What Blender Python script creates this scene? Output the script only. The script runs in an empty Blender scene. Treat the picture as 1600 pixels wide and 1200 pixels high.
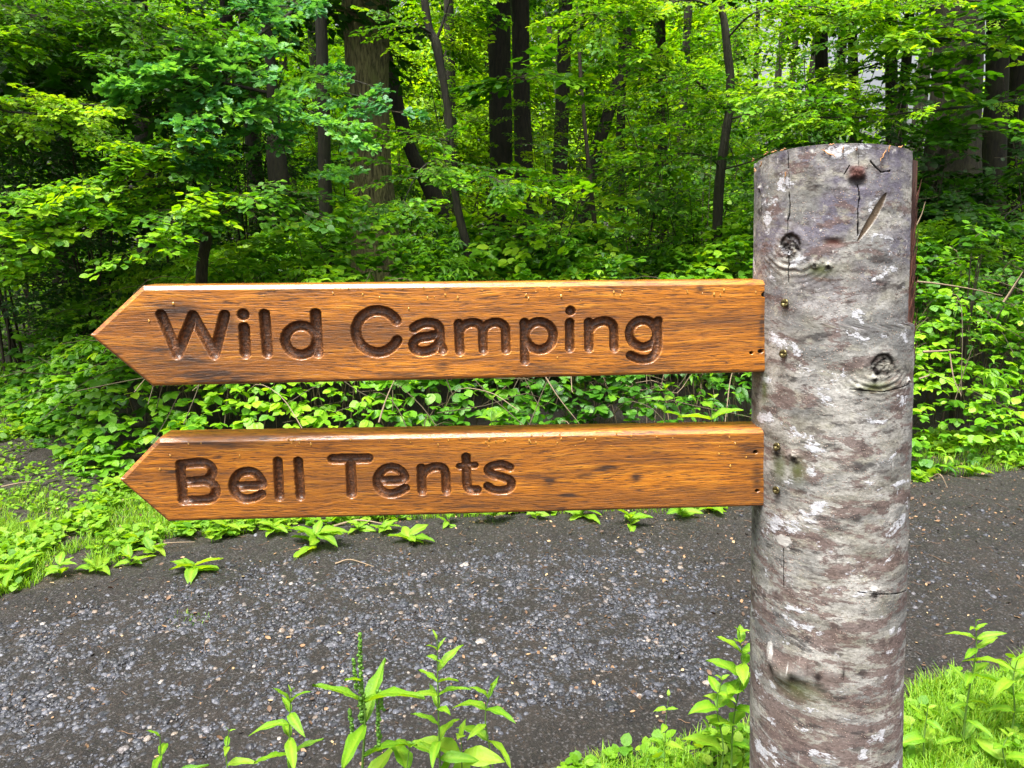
import bpy, math, random
import numpy as np
from math import radians as RD
rng = np.random.default_rng(7)
C = bpy.context.scene.collection
SC = bpy.context.scene

# ------------------------------------------------------------------ camera, world, sun
F, PITCH, EYE = 1200.0, RD(12.3), 1.45
cam = bpy.data.cameras.new('camera'); cam.sensor_width = 36.0; cam.lens = 36.0*F/1600.0
cam.clip_start = 0.02; cam.clip_end = 600
co = bpy.data.objects.new('camera', cam); C.objects.link(co)
co.location = (0, 0, EYE); co.rotation_euler = (math.pi/2-PITCH, 0, 0)
SC.camera = co
cam.dof.use_dof = False

SUN_EL, SUN_AZ = RD(72), RD(-145)     # azimuth measured from +Y (into the wood), clockwise
w = bpy.data.worlds.new('World'); SC.world = w; w.use_nodes = True
nt = w.node_tree; bg = nt.nodes['Background']
sky = nt.nodes.new('ShaderNodeTexSky'); sky.sky_type = 'NISHITA'; sky.sun_disc = False
sky.sun_elevation = SUN_EL; sky.sun_rotation = SUN_AZ
sky.air_density = 1.0; sky.dust_density = 8.0; sky.ozone_density = 0.3
hs = nt.nodes.new('ShaderNodeHueSaturation'); hs.inputs['Saturation'].default_value = .35; hs.inputs['Value'].default_value = 1.25
nt.links.new(sky.outputs[0], hs.inputs['Color']); nt.links.new(hs.outputs[0], bg.inputs[0]); bg.inputs[1].default_value = 0.13
sl = bpy.data.lights.new('sun', 'SUN'); sl.energy = 4.5; sl.angle = RD(26); sl.color = (1.0, 0.975, 0.93)
so = bpy.data.objects.new('sun', sl); C.objects.link(so); so.location = (0, 0, 12)
from mathutils import Vector
_d = Vector((math.sin(SUN_AZ)*math.cos(SUN_EL), math.cos(SUN_AZ)*math.cos(SUN_EL), math.sin(SUN_EL)))
so.rotation_euler = _d.to_track_quat('Z', 'Y').to_euler()
vs = SC.view_settings; vs.view_transform = 'Standard'; vs.look = 'None'; vs.gamma = 1.0
vs.use_curve_mapping = False; vs.exposure = 0.95
cy = SC.cycles
cy.max_bounces = 7; cy.diffuse_bounces = 2; cy.glossy_bounces = 3; cy.transmission_bounces = 5
cy.transparent_max_bounces = 6; cy.caustics_reflective = False; cy.caustics_refractive = False
cy.sample_clamp_indirect = 6.0
cy.use_denoising = True

# ------------------------------------------------------------------ image <-> world helpers (offline survey of the photograph)
CP, SP = math.cos(PITCH), math.sin(PITCH)
def ray(px, py):
    a = (px-800)/F; b = (600-py)/F
    return np.array([a, CP+b*SP, -SP+b*CP])
def at(px, py, Y):
    r = ray(px, py); return np.array([0, 0, EYE]) + r*(Y/r[1])
def gnd(px, py, z=0.0):
    r = ray(px, py); return np.array([0, 0, EYE]) + r*((z-EYE)/r[2])

# ------------------------------------------------------------------ mesh helpers
def mesh(name, V, tris=None, quads=None, attrs=None, mats=(), tm=None, qm=None, smooth=True, uv=None):
    V = np.asarray(V, np.float32).reshape(-1, 3)
    tris = np.zeros((0, 3), np.int32) if tris is None or len(tris) == 0 else np.asarray(tris, np.int32)
    quads = np.zeros((0, 4), np.int32) if quads is None or len(quads) == 0 else np.asarray(quads, np.int32)
    me = bpy.data.meshes.new(name)
    me.vertices.add(len(V)); me.vertices.foreach_set('co', V.ravel())
    nl = len(tris)*3+len(quads)*4; npg = len(tris)+len(quads)
    me.loops.add(nl); me.polygons.add(npg)
    li = np.concatenate([tris.ravel(), quads.ravel()]).astype(np.int32)
    me.loops.foreach_set('vertex_index', li)
    st = np.concatenate([np.arange(len(tris))*3, len(tris)*3+np.arange(len(quads))*4]).astype(np.int32)
    me.polygons.foreach_set('loop_start', st)
    mi = np.concatenate([np.zeros(len(tris), np.int32) if tm is None else np.asarray(tm, np.int32),
                         np.zeros(len(quads), np.int32) if qm is None else np.asarray(qm, np.int32)])
    me.polygons.foreach_set('material_index', mi)
    me.polygons.foreach_set('use_smooth', np.full(npg, bool(smooth)))
    for k, a in (attrs or {}).items():
        at_ = me.attributes.new(k, 'FLOAT', 'POINT'); at_.data.foreach_set('value', np.asarray(a, np.float32))
    if uv is not None:
        u = me.uv_layers.new(name='UVMap'); u.data.foreach_set('uv', np.asarray(uv, np.float32)[li].ravel())
    for m in mats: me.materials.append(m)
    me.update(calc_edges=True)
    return me
def link(name, me, parent=None, loc=None):
    o = bpy.data.objects.new(name, me); C.objects.link(o)
    if parent is not None: o.parent = parent
    if loc is not None: o.location = loc
    return o
def tag(o, label=None, cat=None, group=None, kind=None):
    if label: o['label'] = label
    if cat: o['category'] = cat
    if group: o['group'] = group
    if kind: o['kind'] = kind
    return o
def empty(name, loc, label, cat, group=None):
    o = bpy.data.objects.new(name, None); C.objects.link(o); o.location = tuple(float(v) for v in loc)
    o.empty_display_size = 0.1
    return tag(o, label, cat, group)

class MB:
    """collects pieces of one mesh"""
    def __init__(s): s.V=[]; s.T=[]; s.Q=[]; s.TM=[]; s.QM=[]; s.A=[]; s.n=0
    def add(s, V, tris=None, quads=None, m=0, var=None):
        V = np.asarray(V, np.float32).reshape(-1, 3)
        if tris is not None and len(tris):
            t = np.asarray(tris, np.int64)+s.n; s.T.append(t); s.TM.append(np.full(len(t), m) if np.isscalar(m) else m)
        if quads is not None and len(quads):
            q = np.asarray(quads, np.int64)+s.n; s.Q.append(q); s.QM.append(np.full(len(q), m))
        s.V.append(V); s.A.append(np.zeros(len(V)) if var is None else np.broadcast_to(var, (len(V),)))
        s.n += len(V)
    def build(s, name, mats, parent=None, off=(0, 0, 0), smooth=True):
        if not s.V: return None
        me = mesh(name, np.concatenate(s.V)-np.asarray(off, np.float32),
                  np.concatenate(s.T) if s.T else None, np.concatenate(s.Q) if s.Q else None,
                  {'var': np.concatenate(s.A)}, mats,
                  np.concatenate(s.TM) if s.T else None, np.concatenate(s.QM) if s.Q else None, smooth)
        return link(name, me, parent)
def tube(mb, P, R, k=8, m=0, var=None, cap=False, wob=0.0):
    P = np.asarray(P, float); n = len(P); R = np.broadcast_to(np.asarray(R, float), (n,))
    T = np.gradient(P, axis=0); T /= np.linalg.norm(T, axis=1)[:, None]+1e-9
    ref = np.array([0, 0, 1.0]) if abs(T[0][2]) < .9 else np.array([1.0, 0, 0])
    N = np.cross(T, ref); N /= np.linalg.norm(N, axis=1)[:, None]+1e-9; B = np.cross(T, N)
    a = np.arange(k)*2*math.pi/k
    rr = R[:, None]*(1+wob*rng.normal(size=(n, k)))
    V = P[:, None]+rr[..., None]*(np.cos(a)[None, :, None]*N[:, None]+np.sin(a)[None, :, None]*B[:, None])
    i = np.arange(n-1)[:, None]*k; j = np.arange(k)[None]; j2 = (j+1) % k
    Q = np.stack([i+j, i+j2, i+k+j2, i+k+j], -1).reshape(-1, 4)
    mb.add(V.reshape(-1, 3), None, Q, m, var)
    if cap:
        mb.add(np.vstack([V[-1], P[-1:]]), [[q, (q+1) % k, k] for q in range(k)], None, m, var)
def cat_spline(p, n=6):
    p = np.asarray(p, float); q = np.vstack([2*p[0]-p[1], p, 2*p[-1]-p[-2]]); out = []
    for i in range(1, len(q)-2):
        a, b, c, d = q[i-1:i+3]
        for t in np.arange(n)/n:
            out.append(.5*((2*b)+(-a+c)*t+(2*a-5*b+4*c-d)*t*t+(-a+3*b-3*c+d)*t**3))
    out.append(p[-1]); return np.array(out)
def noise2(x, y, seed=0, octaves=4, sc=1.0):
    """value noise, numpy"""
    r = np.random.default_rng(seed+100); tot = np.zeros(np.broadcast(x, y).shape); amp = 1.0; s = sc; nrm = 0
    for o in range(octaves):
        G = r.random((64, 64)); X = x*s+r.random()*50; Y = y*s+r.random()*50
        xi = np.floor(X).astype(int); yi = np.floor(Y).astype(int); fx = X-xi; fy = Y-yi
        fx = fx*fx*(3-2*fx); fy = fy*fy*(3-2*fy)
        g = lambda a, b: G[a % 64, b % 64]
        tot += amp*((g(xi, yi)*(1-fx)+g(xi+1, yi)*fx)*(1-fy)+(g(xi, yi+1)*(1-fx)+g(xi+1, yi+1)*fx)*fy)
        nrm += amp; amp *= .5; s *= 2.03
    return tot/nrm-0.5
def inst(V, n, M, T, scale=1.0):
    """V (k,3) template; M (n,3,3), T (n,3) -> (n*k,3)"""
    S = np.asarray(scale).reshape(-1, 1, 1) if not np.isscalar(scale) else scale
    return (np.einsum('nij,kj->nki', M, V)*S+T[:, None]).reshape(-1, 3)
def frames(az, pitch, roll):
    """x forward along azimuth (0 = +X), raised by pitch, rolled about itself"""
    ca, sa, cp, sp, cr, sr = np.cos(az), np.sin(az), np.cos(pitch), np.sin(pitch), np.cos(roll), np.sin(roll)
    X = np.stack([ca*cp, sa*cp, sp], -1); Y0 = np.stack([-sa, ca, 0*sa], -1); Z0 = np.cross(X, Y0)
    Y = Y0*cr[:, None]+Z0*sr[:, None]; Z = -Y0*sr[:, None]+Z0*cr[:, None]
    return np.stack([X, Y, Z], -1)      # columns

# ------------------------------------------------------------------ material helpers
def mat(name):
    m = bpy.data.materials.new(name); m.use_nodes = True
    n = m.node_tree.nodes; b = n['Principled BSDF']; return m, m.node_tree, b
class NT:
    def __init__(s, t): s.t = t
    def n(s, typ, **k):
        x = s.t.nodes.new(typ)
        for a, v in k.items(): setattr(x, a, v)
        return x
    def lk(s, a, b): s.t.links.new(a, b)
    def noise(s, vec, scale, detail=4, rough=.55, dist=0.0):
        x = s.n('ShaderNodeTexNoise'); x.inputs['Scale'].default_value = scale; x.inputs['Detail'].default_value = detail
        x.inputs['Roughness'].default_value = rough; x.inputs['Distortion'].default_value = dist
        if vec is not None: s.lk(vec, x.inputs['Vector'])
        return x.outputs['Fac']
    def vor(s, vec, scale, feat='F1', out='Distance', rnd=1.0):
        x = s.n('ShaderNodeTexVoronoi', feature=feat); x.inputs['Scale'].default_value = scale
        x.inputs['Randomness'].default_value = rnd
        if vec is not None: s.lk(vec, x.inputs['Vector'])
        return x.outputs[out]
    def ramp(s, fac, stops, interp='LINEAR'):
        x = s.n('ShaderNodeValToRGB'); cr = x.color_ramp; cr.interpolation = interp
        while len(cr.elements) < len(stops): cr.elements.new(.5)
        for e, (p, c) in zip(cr.elements, stops):
            e.position = p; e.color = (c, c, c, 1) if np.isscalar(c) else (*c, 1)
        s.lk(fac, x.inputs[0]); return x.outputs[0]
    def mix(s, fac, a, b, typ='MIX'):
        x = s.n('ShaderNodeMix', data_type='RGBA', blend_type=typ)
        for v, i in ((fac, 0), (a, 6), (b, 7)):
            if hasattr(v, 'is_linked'): s.lk(v, x.inputs[i])
            elif i == 0: x.inputs[0].default_value = v
            else: x.inputs[i].default_value = (*v, 1)
        return x.outputs[2]
    def math(s, op, a, b=None, clamp=False):
        x = s.n('ShaderNodeMath', operation=op, use_clamp=clamp)
        for v, i in ((a, 0), (b, 1)):
            if v is None: continue
            if hasattr(v, 'is_linked'): s.lk(v, x.inputs[i])
            else: x.inputs[i].default_value = v
        return x.outputs[0]
    def mapping(s, vec, scale=(1, 1, 1), loc=(0, 0, 0), rot=(0, 0, 0)):
        x = s.n('ShaderNodeMapping'); x.inputs['Scale'].default_value = scale
        x.inputs['Location'].default_value = loc; x.inputs['Rotation'].default_value = rot
        s.lk(vec, x.inputs[0]); return x.outputs[0]
    def attr(s, name):
        x = s.n('ShaderNodeAttribute', attribute_name=name); return x.outputs['Fac']
    def bump(s, h, strength, dist, prev=None):
        x = s.n('ShaderNodeBump'); x.inputs['Strength'].default_value = strength; x.inputs['Distance'].default_value = dist
        s.lk(h, x.inputs['Height'])
        if prev is not None: s.lk(prev, x.inputs['Normal'])
        return x.outputs[0]
def setv(b, **k):
    for a, v in k.items():
        i = b.inputs[a.replace('_', ' ')]
        i.default_value = (*v, 1) if isinstance(v, tuple) and len(v) == 3 else v

def leaf_mat(name, stops, rough=.45, trans=.48, tcol=(1.5, 1.35, .35), spec=.4):
    """stops: colours across the per-leaf tone value"""
    m, t, b = mat(name); N = NT(t)
    v = N.attr('var')
    col = N.ramp(v, stops)
    g = N.n('ShaderNodeNewGeometry')
    n1 = N.noise(g.outputs['Position'], 60.0, 4, .7)
    col = N.mix(N.ramp(n1, [(.3, 0), (.75, .35)]), col, N.mix(.5, col, (.11, .17, .02)))
    N.lk(col, b.inputs['Base Color']); setv(b, Roughness=rough)
    N.lk(N.bump(N.noise(g.outputs['Position'], 130.0, 3, .6), .5, .006), b.inputs['Normal'])
    b.inputs['Specular IOR Level'].default_value = spec
    tr = N.n('ShaderNodeBsdfTranslucent')
    tc = N.mix(1.0, col, tcol, 'MULTIPLY'); N.lk(tc, tr.inputs[0])
    mx = N.n('ShaderNodeMixShader'); mx.inputs[0].default_value = trans
    N.lk(b.outputs[0], mx.inputs[1]); N.lk(tr.outputs[0], mx.inputs[2])
    N.lk(mx.outputs[0], t.nodes['Material Output'].inputs[0])
    return m
M = {}
M['leaf'] = leaf_mat('leaf_beech', [(0, (.007, .045, .003)), (.38, (.038, .155, .005)), (.66, (.145, .37, .009)), (1, (.36, .58, .016))])
M['leaf_dark'] = leaf_mat('leaf_painted_shade', [(0, (.008, .050, .005)), (.6, (.022, .11, .006)), (1, (.06, .21, .008))])  # darker copy of the leaf colours with shade painted in
M['leaf_oak'] = leaf_mat('leaf_oak', [(0, (.03, .15, .05)), (.5, (.09, .31, .11)), (1, (.17, .42, .08))], rough=.4, spec=.6)
M['leaf_bramble'] = leaf_mat('leaf_bramble', [(0, (.010, .06, .006)), (.30, (.055, .21, .010)), (.62, (.165, .41, .016)), (1, (.35, .60, .025))], rough=.38, spec=.5)
M['leaf_weed'] = leaf_mat('leaf_weed', [(0, (.08, .24, .010)), (.5, (.18, .38, .014)), (1, (.33, .50, .035))], rough=.5)
M['leaf_far'] = leaf_mat('leaf_far', [(0, (.05, .20, .004)), (.5, (.15, .42, .006)), (1, (.38, .62, .012))], trans=.5)  # sunlit brightness painted into the far leaf colours
M['grass'] = leaf_mat('grass', [(0, (.08, .24, .008)), (.6, (.20, .40, .012)), (1, (.38, .48, .05))], rough=.5, trans=.4)

def bark_mat(name, c1, c2, c3, sc=1.0, bumpd=.02):
    m, t, b = mat(name); N = NT(t)
    tc = N.n('ShaderNodeTexCoord').outputs['Object']
    v = N.mapping(tc, (9*sc, 9*sc, 1.6*sc))
    n1 = N.noise(v, 3.0, 6, .65, .6); n2 = N.noise(N.mapping(tc, (1, 1, 1)), 2.3*sc, 4)
    n3 = N.noise(N.mapping(tc, (22*sc, 22*sc, 3*sc)), 2.0, 5, .7)
    col = N.mix(N.ramp(n1, [(.38, 0), (.62, 1)]), c1, c2)
    col = N.mix(N.ramp(n2, [(.52, 0), (.68, .8)]), col, c3)
    N.lk(col, b.inputs['Base Color']); setv(b, Roughness=.85)
    h = N.math('ADD', n1, N.math('MULTIPLY', n3, .7))
    N.lk(N.bump(h, .9, bumpd), b.inputs['Normal'])
    return m
M['bark'] = bark_mat('bark_ridged', (.035, .032, .012), (.24, .215, .085), (.15, .17, .04), sc=2.0, bumpd=.02)
M['bark_mid'] = bark_mat('bark_furrowed', (.012, .011, .005), (.046, .040, .018), (.045, .052, .014), sc=1.8, bumpd=.02)
M['bark_dark'] = bark_mat('bark_dark', (.009, .008, .004), (.030, .026, .013), (.03, .032, .012))
M['bark_stem'] = bark_mat('bark_stem', (.02, .014, .009), (.055, .04, .025), (.05, .05, .02), sc=3, bumpd=.006)
M['twig'], _t, _b = mat('twig'); setv(_b, Base_Color=(.06, .045, .02), Roughness=.7)
M['dry'], _t, _b = mat('dry_twig'); setv(_b, Base_Color=(.22, .16, .10), Roughness=.8)
# ------------------------------------------------------------------ GROUND AND PATH
FARE = [(-900, 1010), (-300, 965), (0, 936), (110, 908), (240, 872), (330, 850), (420, 828), (600, 812), (800, 806), (1100, 800), (1300, 775), (1440, 748), (1600, 735), (1900, 722), (2600, 690)]
NEARE = [(-900, 1500), (0, 1330), (500, 1260), (800, 1215), (900, 1178), (1050, 1150), (1180, 1130), (1300, 1100), (1430, 1058), (1520, 1040), (1600, 1015), (1900, 960), (2600, 860)]
fe = np.array([gnd(*p)[:2] for p in FARE]); ne = np.array([gnd(*p)[:2] for p in NEARE])
def far_y(x): return np.interp(x, fe[:, 0], fe[:, 1])
def near_y(x): return np.interp(x, ne[:, 0], ne[:, 1])
def gz(x, y):      # ground height
    x = np.asarray(x, float); y = np.asarray(y, float)
    bank = np.clip((y-far_y(x)-.3)/2.5, 0, 1)*.10
    return bank+.03*noise2(x*.8+9, y*.8+9, 41, 3)+.012*noise2(x*6, y*6, 42, 2)*(np.hypot(x, y) < 12)
xs = np.concatenate([-np.geomspace(160, 4.2, 34), np.linspace(-4, 4, 200), np.geomspace(4.2, 160, 34)])
ys = np.concatenate([-np.geomspace(60, .3, 20), np.linspace(0, 6.5, 200), np.geomspace(6.7, 200, 44)])
GX, GY = np.meshgrid(xs, ys); GZ = gz(GX, GY); nr, nc = GX.shape
ii = (np.arange(nr-1)[:, None]*nc+np.arange(nc-1)[None]).ravel()
def soil(name, c1, c2, c3, wet):
    m, t, b = mat(name); N = NT(t); p = N.n('ShaderNodeNewGeometry').outputs['Position']
    n1 = N.noise(p, 3.2, 8, .68); n2 = N.noise(p, 60.0, 5, .7); n3 = N.noise(p, 230.0, 4, .7)
    col = N.mix(N.ramp(n1, [(.38, 0), (.62, 1)]), c1, c2)
    col = N.mix(N.ramp(n2, [(.5, 0), (.66, .8)]), col, c3)
    gr = N.vor(p, 170.0, out='Color'); gs = N.n('ShaderNodeSeparateColor'); N.lk(gr, gs.inputs[0])
    col = N.mix(N.ramp(gs.outputs[0], [(.86, 0), (.90, .8)]), col, (.07, .065, .065))
    N.lk(col, b.inputs['Base Color'])
    N.lk(N.ramp(n1, [(.35, wet), (.65, .8)]), b.inputs['Roughness'])
    h = N.math('ADD', N.math('MULTIPLY', n2, 1.0), N.math('MULTIPLY', n3, .6))
    h = N.math('ADD', h, N.math('MULTIPLY', N.vor(p, 120.0), -.5))
    N.lk(N.bump(h, 1.0, .012), b.inputs['Normal'])
    return m
M['soil'] = soil('woodland_soil', (.012, .008, .005), (.026, .018, .012), (.055, .038, .024), .6)
M['path'] = soil('path_soil', (.006, .0045, .0036), (.016, .012, .0092), (.040, .029, .022), .6)
g = link('ground', mesh('ground', np.stack([GX, GY, GZ], -1).reshape(-1, 3), None, np.stack([ii, ii+1, ii+nc+1, ii+nc], -1), None, [M['soil']])); tag(g, kind='structure')
px_ = np.concatenate([np.linspace(-6, -3, 60, endpoint=False), np.linspace(-3, 3.6, 900, endpoint=False), np.linspace(3.6, 9, 100)]); tt = np.linspace(0, 1, 160); ntt = 160
f_ = far_y(px_)+.05*noise2(px_*3, px_*0, 50, 4)*2; n_ = near_y(px_)+.04*noise2(px_*3, px_*0+5, 51, 3)*2
PX = np.repeat(px_[None], ntt, 0); PYY = n_[None]+(f_-n_)[None]*tt[:, None]
edge = np.minimum(tt, 1-tt)[:, None]*ntt
PZ = gz(PX, PYY)+(.016*noise2(PX*14, PYY*14, 52, 4)+.007*noise2(PX*48, PYY*48, 53, 2))*np.clip(edge/6, 0, 1)+.004+.009*np.clip(edge/4, 0, 1)-.012*(edge < .5); nr, nc = PX.shape
ii = (np.arange(nr-1)[:, None]*nc+np.arange(nc-1)[None]).ravel()
g = link('path', mesh('path', np.stack([PX, PYY, PZ], -1).reshape(-1, 3), None, np.stack([ii, ii+1, ii+nc+1, ii+nc], -1), None, [M['path']])); tag(g, kind='structure')

# gravel
def ico(sub):
    p = (1+5**.5)/2; V = [(-1, p, 0), (1, p, 0), (-1, -p, 0), (1, -p, 0), (0, -1, p), (0, 1, p), (0, -1, -p), (0, 1, -p), (p, 0, -1), (p, 0, 1), (-p, 0, -1), (-p, 0, 1)]
    Fc = [(0, 11, 5), (0, 5, 1), (0, 1, 7), (0, 7, 10), (0, 10, 11), (1, 5, 9), (5, 11, 4), (11, 10, 2), (10, 7, 6), (7, 1, 8), (3, 9, 4), (3, 4, 2), (3, 2, 6), (3, 6, 8), (3, 8, 9), (4, 9, 5), (2, 4, 11), (6, 2, 10), (8, 6, 7), (9, 8, 1)]
    V = [np.array(v)/np.linalg.norm(v) for v in V]
    for _ in range(sub):
        c = {}; F2 = []
        def mid(a, b):
            k = (min(a, b), max(a, b))
            if k not in c: v = V[a]+V[b]; c[k] = len(V); V.append(v/np.linalg.norm(v))
            return c[k]
        for a, b, d in Fc:
            x, y, z = mid(a, b), mid(b, d), mid(d, a); F2 += [(a, x, z), (b, y, x), (d, z, y), (x, y, z)]
        Fc = F2
    return np.array(V), np.array(Fc)
def scatter(mb, n, xf, size, sub, seed, m=0, sink=.25, flat=(.45, .8)):
    r = np.random.default_rng(seed); V0, F0 = ico(sub); per = n//8+1
    for k in range(8):
        V = V0*(1+.28*(r.random((len(V0), 1))-.5))*np.array([1, r.uniform(.6, .95), r.uniform(*flat)])
        V = np.sign(V)*np.abs(V)**.85
        P = xf(r, per); nn = len(P)
        s = size(r, nn); Mx = frames(r.uniform(0, 6.28, nn), r.normal(0, .25, nn), r.normal(0, .3, nn))
        T = np.stack([P[:, 0], P[:, 1], gz(P[:, 0], P[:, 1])+.012-s*sink], -1)
        VV = inst(V, nn, Mx, T, s)
        TT_ = (F0[None]+np.arange(nn)[:, None, None]*len(V)).reshape(-1, 3)
        mb.add(VV, TT_, None, m, np.repeat(r.random(nn), len(V)))
ms, t, b = mat('gravel_stone'); N = NT(t); v = N.attr('var')
col = N.ramp(v, [(0, (.009, .010, .014)), (.45, (.021, .023, .031)), (.75, (.046, .050, .066)), (.94, (.095, .10, .125)), (.985, (.19, .14, .10)), (1, (.30, .27, .25))])
p = N.n('ShaderNodeTexCoord').outputs['Object']
col = N.mix(N.ramp(N.noise(p, 260, 4, .7), [(.35, .55), (.6, 0)]), col, (.03, .027, .025))
N.lk(col, b.inputs['Base Color']); setv(b, Roughness=.45); N.lk(N.bump(N.noise(p, 400, 3), .5, .0015), b.inputs['Normal'])
def dens_xy(r, n, fn, x0, x1):
    out = []; tot = 0
    while tot < n:
        x = r.uniform(x0, x1, n*3); a = near_y(x); c = far_y(x); u = r.random(n*3); y = a+(c-a)*u
        keep = r.random(n*3) < fn(x, y, u); p_ = np.stack([x, y], -1)[keep]; out.append(p_); tot += len(p_)
    return np.concatenate(out)[:n]
def gd_fn(x, y, u):
    band = np.exp(-((u-.42)/.33)**6)
    right = 1-.93*np.clip((x-.55)/.35, 0, 1)
    cl = .9+.6*np.clip(noise2(x*2.2, y*4, 60, 3)+.18, 0, 1)
    fore = 1-.9*np.clip((.14-u)/.1, 0, 1)*1
    return np.clip(band*right*cl*fore*(1-.75*np.exp(-((x+1.1)/.25)**2-((u-.02)/.2)**2)), .012, 1)
mb = MB()
scatter(mb, 42000, lambda r, n: dens_xy(r, n, gd_fn, -2.6, 2.4), lambda r, n: .0028+.0042*r.random(n)**1.6, 0, 61)
scatter(mb, 14000, lambda r, n: dens_xy(r, n, gd_fn, -2.6, 2.4), lambda r, n: .0060+.0075*r.random(n)**1.9, 1, 62)
scatter(mb, 260, lambda r, n: dens_xy(r, n, gd_fn, -2.6, 2.4), lambda r, n: .014+.012*r.random(n)**2, 2, 63, sink=.35)
scatter(mb, 2600, lambda r, n: dens_xy(r, n, lambda x, y, u: .2+.8*(x > .5), -3, 5), lambda r, n: .002+.005*r.random(n)**3, 0, 64)
o = mb.build('gravel', [ms], smooth=False); tag(o, 'loose wet grey gravel strewn along the dark woodland path', kind='stuff')

# litter: bits of leaf, twigs and wood chips on the path and at its edge
ml, t, b = mat('litter'); N = NT(t); N.lk(N.ramp(N.attr('var'), [(0, (.05, .03, .018)), (.5, (.13, .07, .035)), (.8, (.27, .16, .08)), (1, (.42, .33, .18))]), b.inputs['Base Color']); setv(b, Roughness=.7)
mb = MB(); r = np.random.default_rng(71); n = 7500
LV = np.array([(0, 0, 0), (.35, .32, .1), (.8, .26, .05), (1, 0, .12), (.7, -.3, .0), (.3, -.26, .08), (.5, 0, -.06)]); LF = [[0, 5, 6], [5, 4, 6], [4, 3, 6], [3, 2, 6], [2, 1, 6], [1, 0, 6]]
x = r.uniform(-3.2, 4.5, n); u = r.beta(1.2, .9, n)*1.25; y = near_y(x)+(far_y(x)-near_y(x))*u*np.where(x < -.7, 1.45, 1)
s = .005+.018*r.random(n)**2.8; Mx = frames(r.uniform(0, 6.28, n), r.normal(0, .3, n), r.normal(0, .5, n))
VV = inst(LV, n, Mx, np.stack([x, y, gz(x, y)+.016], -1), s); mb.add(VV, (np.array(LF)[None]+np.arange(n)[:, None, None]*7).reshape(-1, 3), None, 0, np.repeat(r.random(n)**1.3, 7))
for k in range(900):
    x = r.uniform(-3, 4); u = r.beta(1.3, .8)*1.2; y = float(near_y(x)+(far_y(x)-near_y(x))*u); L = r.uniform(.015, .07)*(2.2 if r.random() < .06 else 1); a = r.uniform(0, 3.14); c = r.normal(0, .2)
    P = [(x+math.cos(a+c*f)*L*f, y+math.sin(a+c*f)*L*f, float(gz(x, y))+.017+.002*math.sin(9*f)) for f in (-.5, -.15, .2, .5)]
    tube(mb, P, [.0007, .0012, .001, .0005], 4, 0, r.random()*.6)
o = mb.build('leaf_litter', [ml]); tag(o, 'scraps of dead leaf, twig and wood chip lying on the path', kind='stuff')

# a few fallen sticks one can tell apart at the far edge of the path
def stick(pts, r0, label):
    P = [gnd(*p)+np.array([0, 0, float(gz(*gnd(*p)[:2]))+.017+h]) for *p, h in pts]
    o = empty('fallen_stick', P[0], label, 'stick', 'sticks lying at the path edge'); mb = MB(); tube(mb, cat_spline(P, 4), np.linspace(r0, r0*.4, (len(P)-1)*4+1), 6, wob=.1); mb.build('wood', [M['dry']], o, P[0])
stick([(522, 826, .0), (560, 823, .02), (600, 826, .01)], .006, 'short pale stick lying below the B of Bell Tents')
stick([(524, 887, 0), (548, 884, .01), (585, 893, 0)], .004, 'thin brown stick across the bare soil under the lower board')
stick([(232, 858, .0), (265, 857, .01), (305, 853, 0)], .004, 'thin twig at the grass edge beneath the lower arrow tip')
stick([(1452, 752, 0), (1466, 760, .06), (1480, 764, .0)], .005, 'dark broken twig on soil to the right of the post')
stick([(5, 777, 0), (30, 775, .01), (66, 768, 0)], .005, 'pale stick on bare soil beside the bramble bank, far left')
# ------------------------------------------------------------------ THE SIGNPOST
# axis of the log (leans a little): bottom and top of the visible length, then extended to the ground
PY = 0.952
def axis(z):      # centre x, y and radius of the log at height z
    t = (z-0.62)/(1.50-0.62)
    x = 0.4485+(0.3872-0.4485)*t; y = PY+0.004*t
    r = 0.1020+(0.0918-0.1020)*t
    if z < .35: r += (.35-z)**2*.12
    return x, y, r
def on_post(px, py):
    """angle and height where the sight line meets the log"""
    r = ray(px, py); lo = .7; s = lo
    o = np.array([0, 0, EYE]); best = None
    for s in np.linspace(.6, 1.3, 3000):
        p = o+r*s; x, y, R = axis(p[2]); d = math.hypot(p[0]-x, p[1]-y)
        if d <= R: return math.atan2(p[1]-y, p[0]-x), p[2]
        if best is None or d < best[0]: best = (d, math.atan2(p[1]-y, p[0]-x), p[2])
    return best[1], best[2]
post_root = empty('wooden_signpost', (0.46, PY, 0), 'barked log post carrying two varnished wooden finger boards', 'signpost')
PO = np.array([0.46, PY, 0.0])

_ta, _tz = [], []
for _p in ((1187, 250), (1210, 242), (1240, 234), (1300, 226), (1350, 222.5), (1400, 225), (1425, 233)):
    _a, _z = on_post(*_p); _ta.append(_a); _tz.append(_z)
_pf = np.polyfit(_ta, _tz, 2); _ta0, _ta1 = _ta[0], _ta[-1]
def top_z(th):    # the sawn top slopes a little
    return np.polyval(_pf, np.clip(th, _ta0-.1, _ta1+.25))
print('top', _ta, _tz)
NTH, NZ = 720, 1000
TH0 = -math.pi/2-1.95; TH1 = RD(-33)     # bark wraps from behind the left side to the sawn edge on the right
th = np.linspace(TH0, TH1, NTH)
zz = np.concatenate([np.linspace(-.1, .58, 90, endpoint=False), np.linspace(.58, 1.0, NZ-90)])
zz = (zz-zz[0])/(zz[-1]-zz[0])      # 0..1
ztop = top_z(th)
TT, ZZ = np.meshgrid(th, zz)
Z = -.1+(ztop[None, :]+.1)*ZZ
lin = np.interp(Z, [0, 2], [0, 2])
ax = np.vectorize(lambda z: axis(z)[0])(Z[:, 0]); 
XA = np.interp(Z, [-.1, .62, 1.5, 1.6], [axis(v)[0] for v in (-.1, .62, 1.5, 1.6)])
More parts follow.
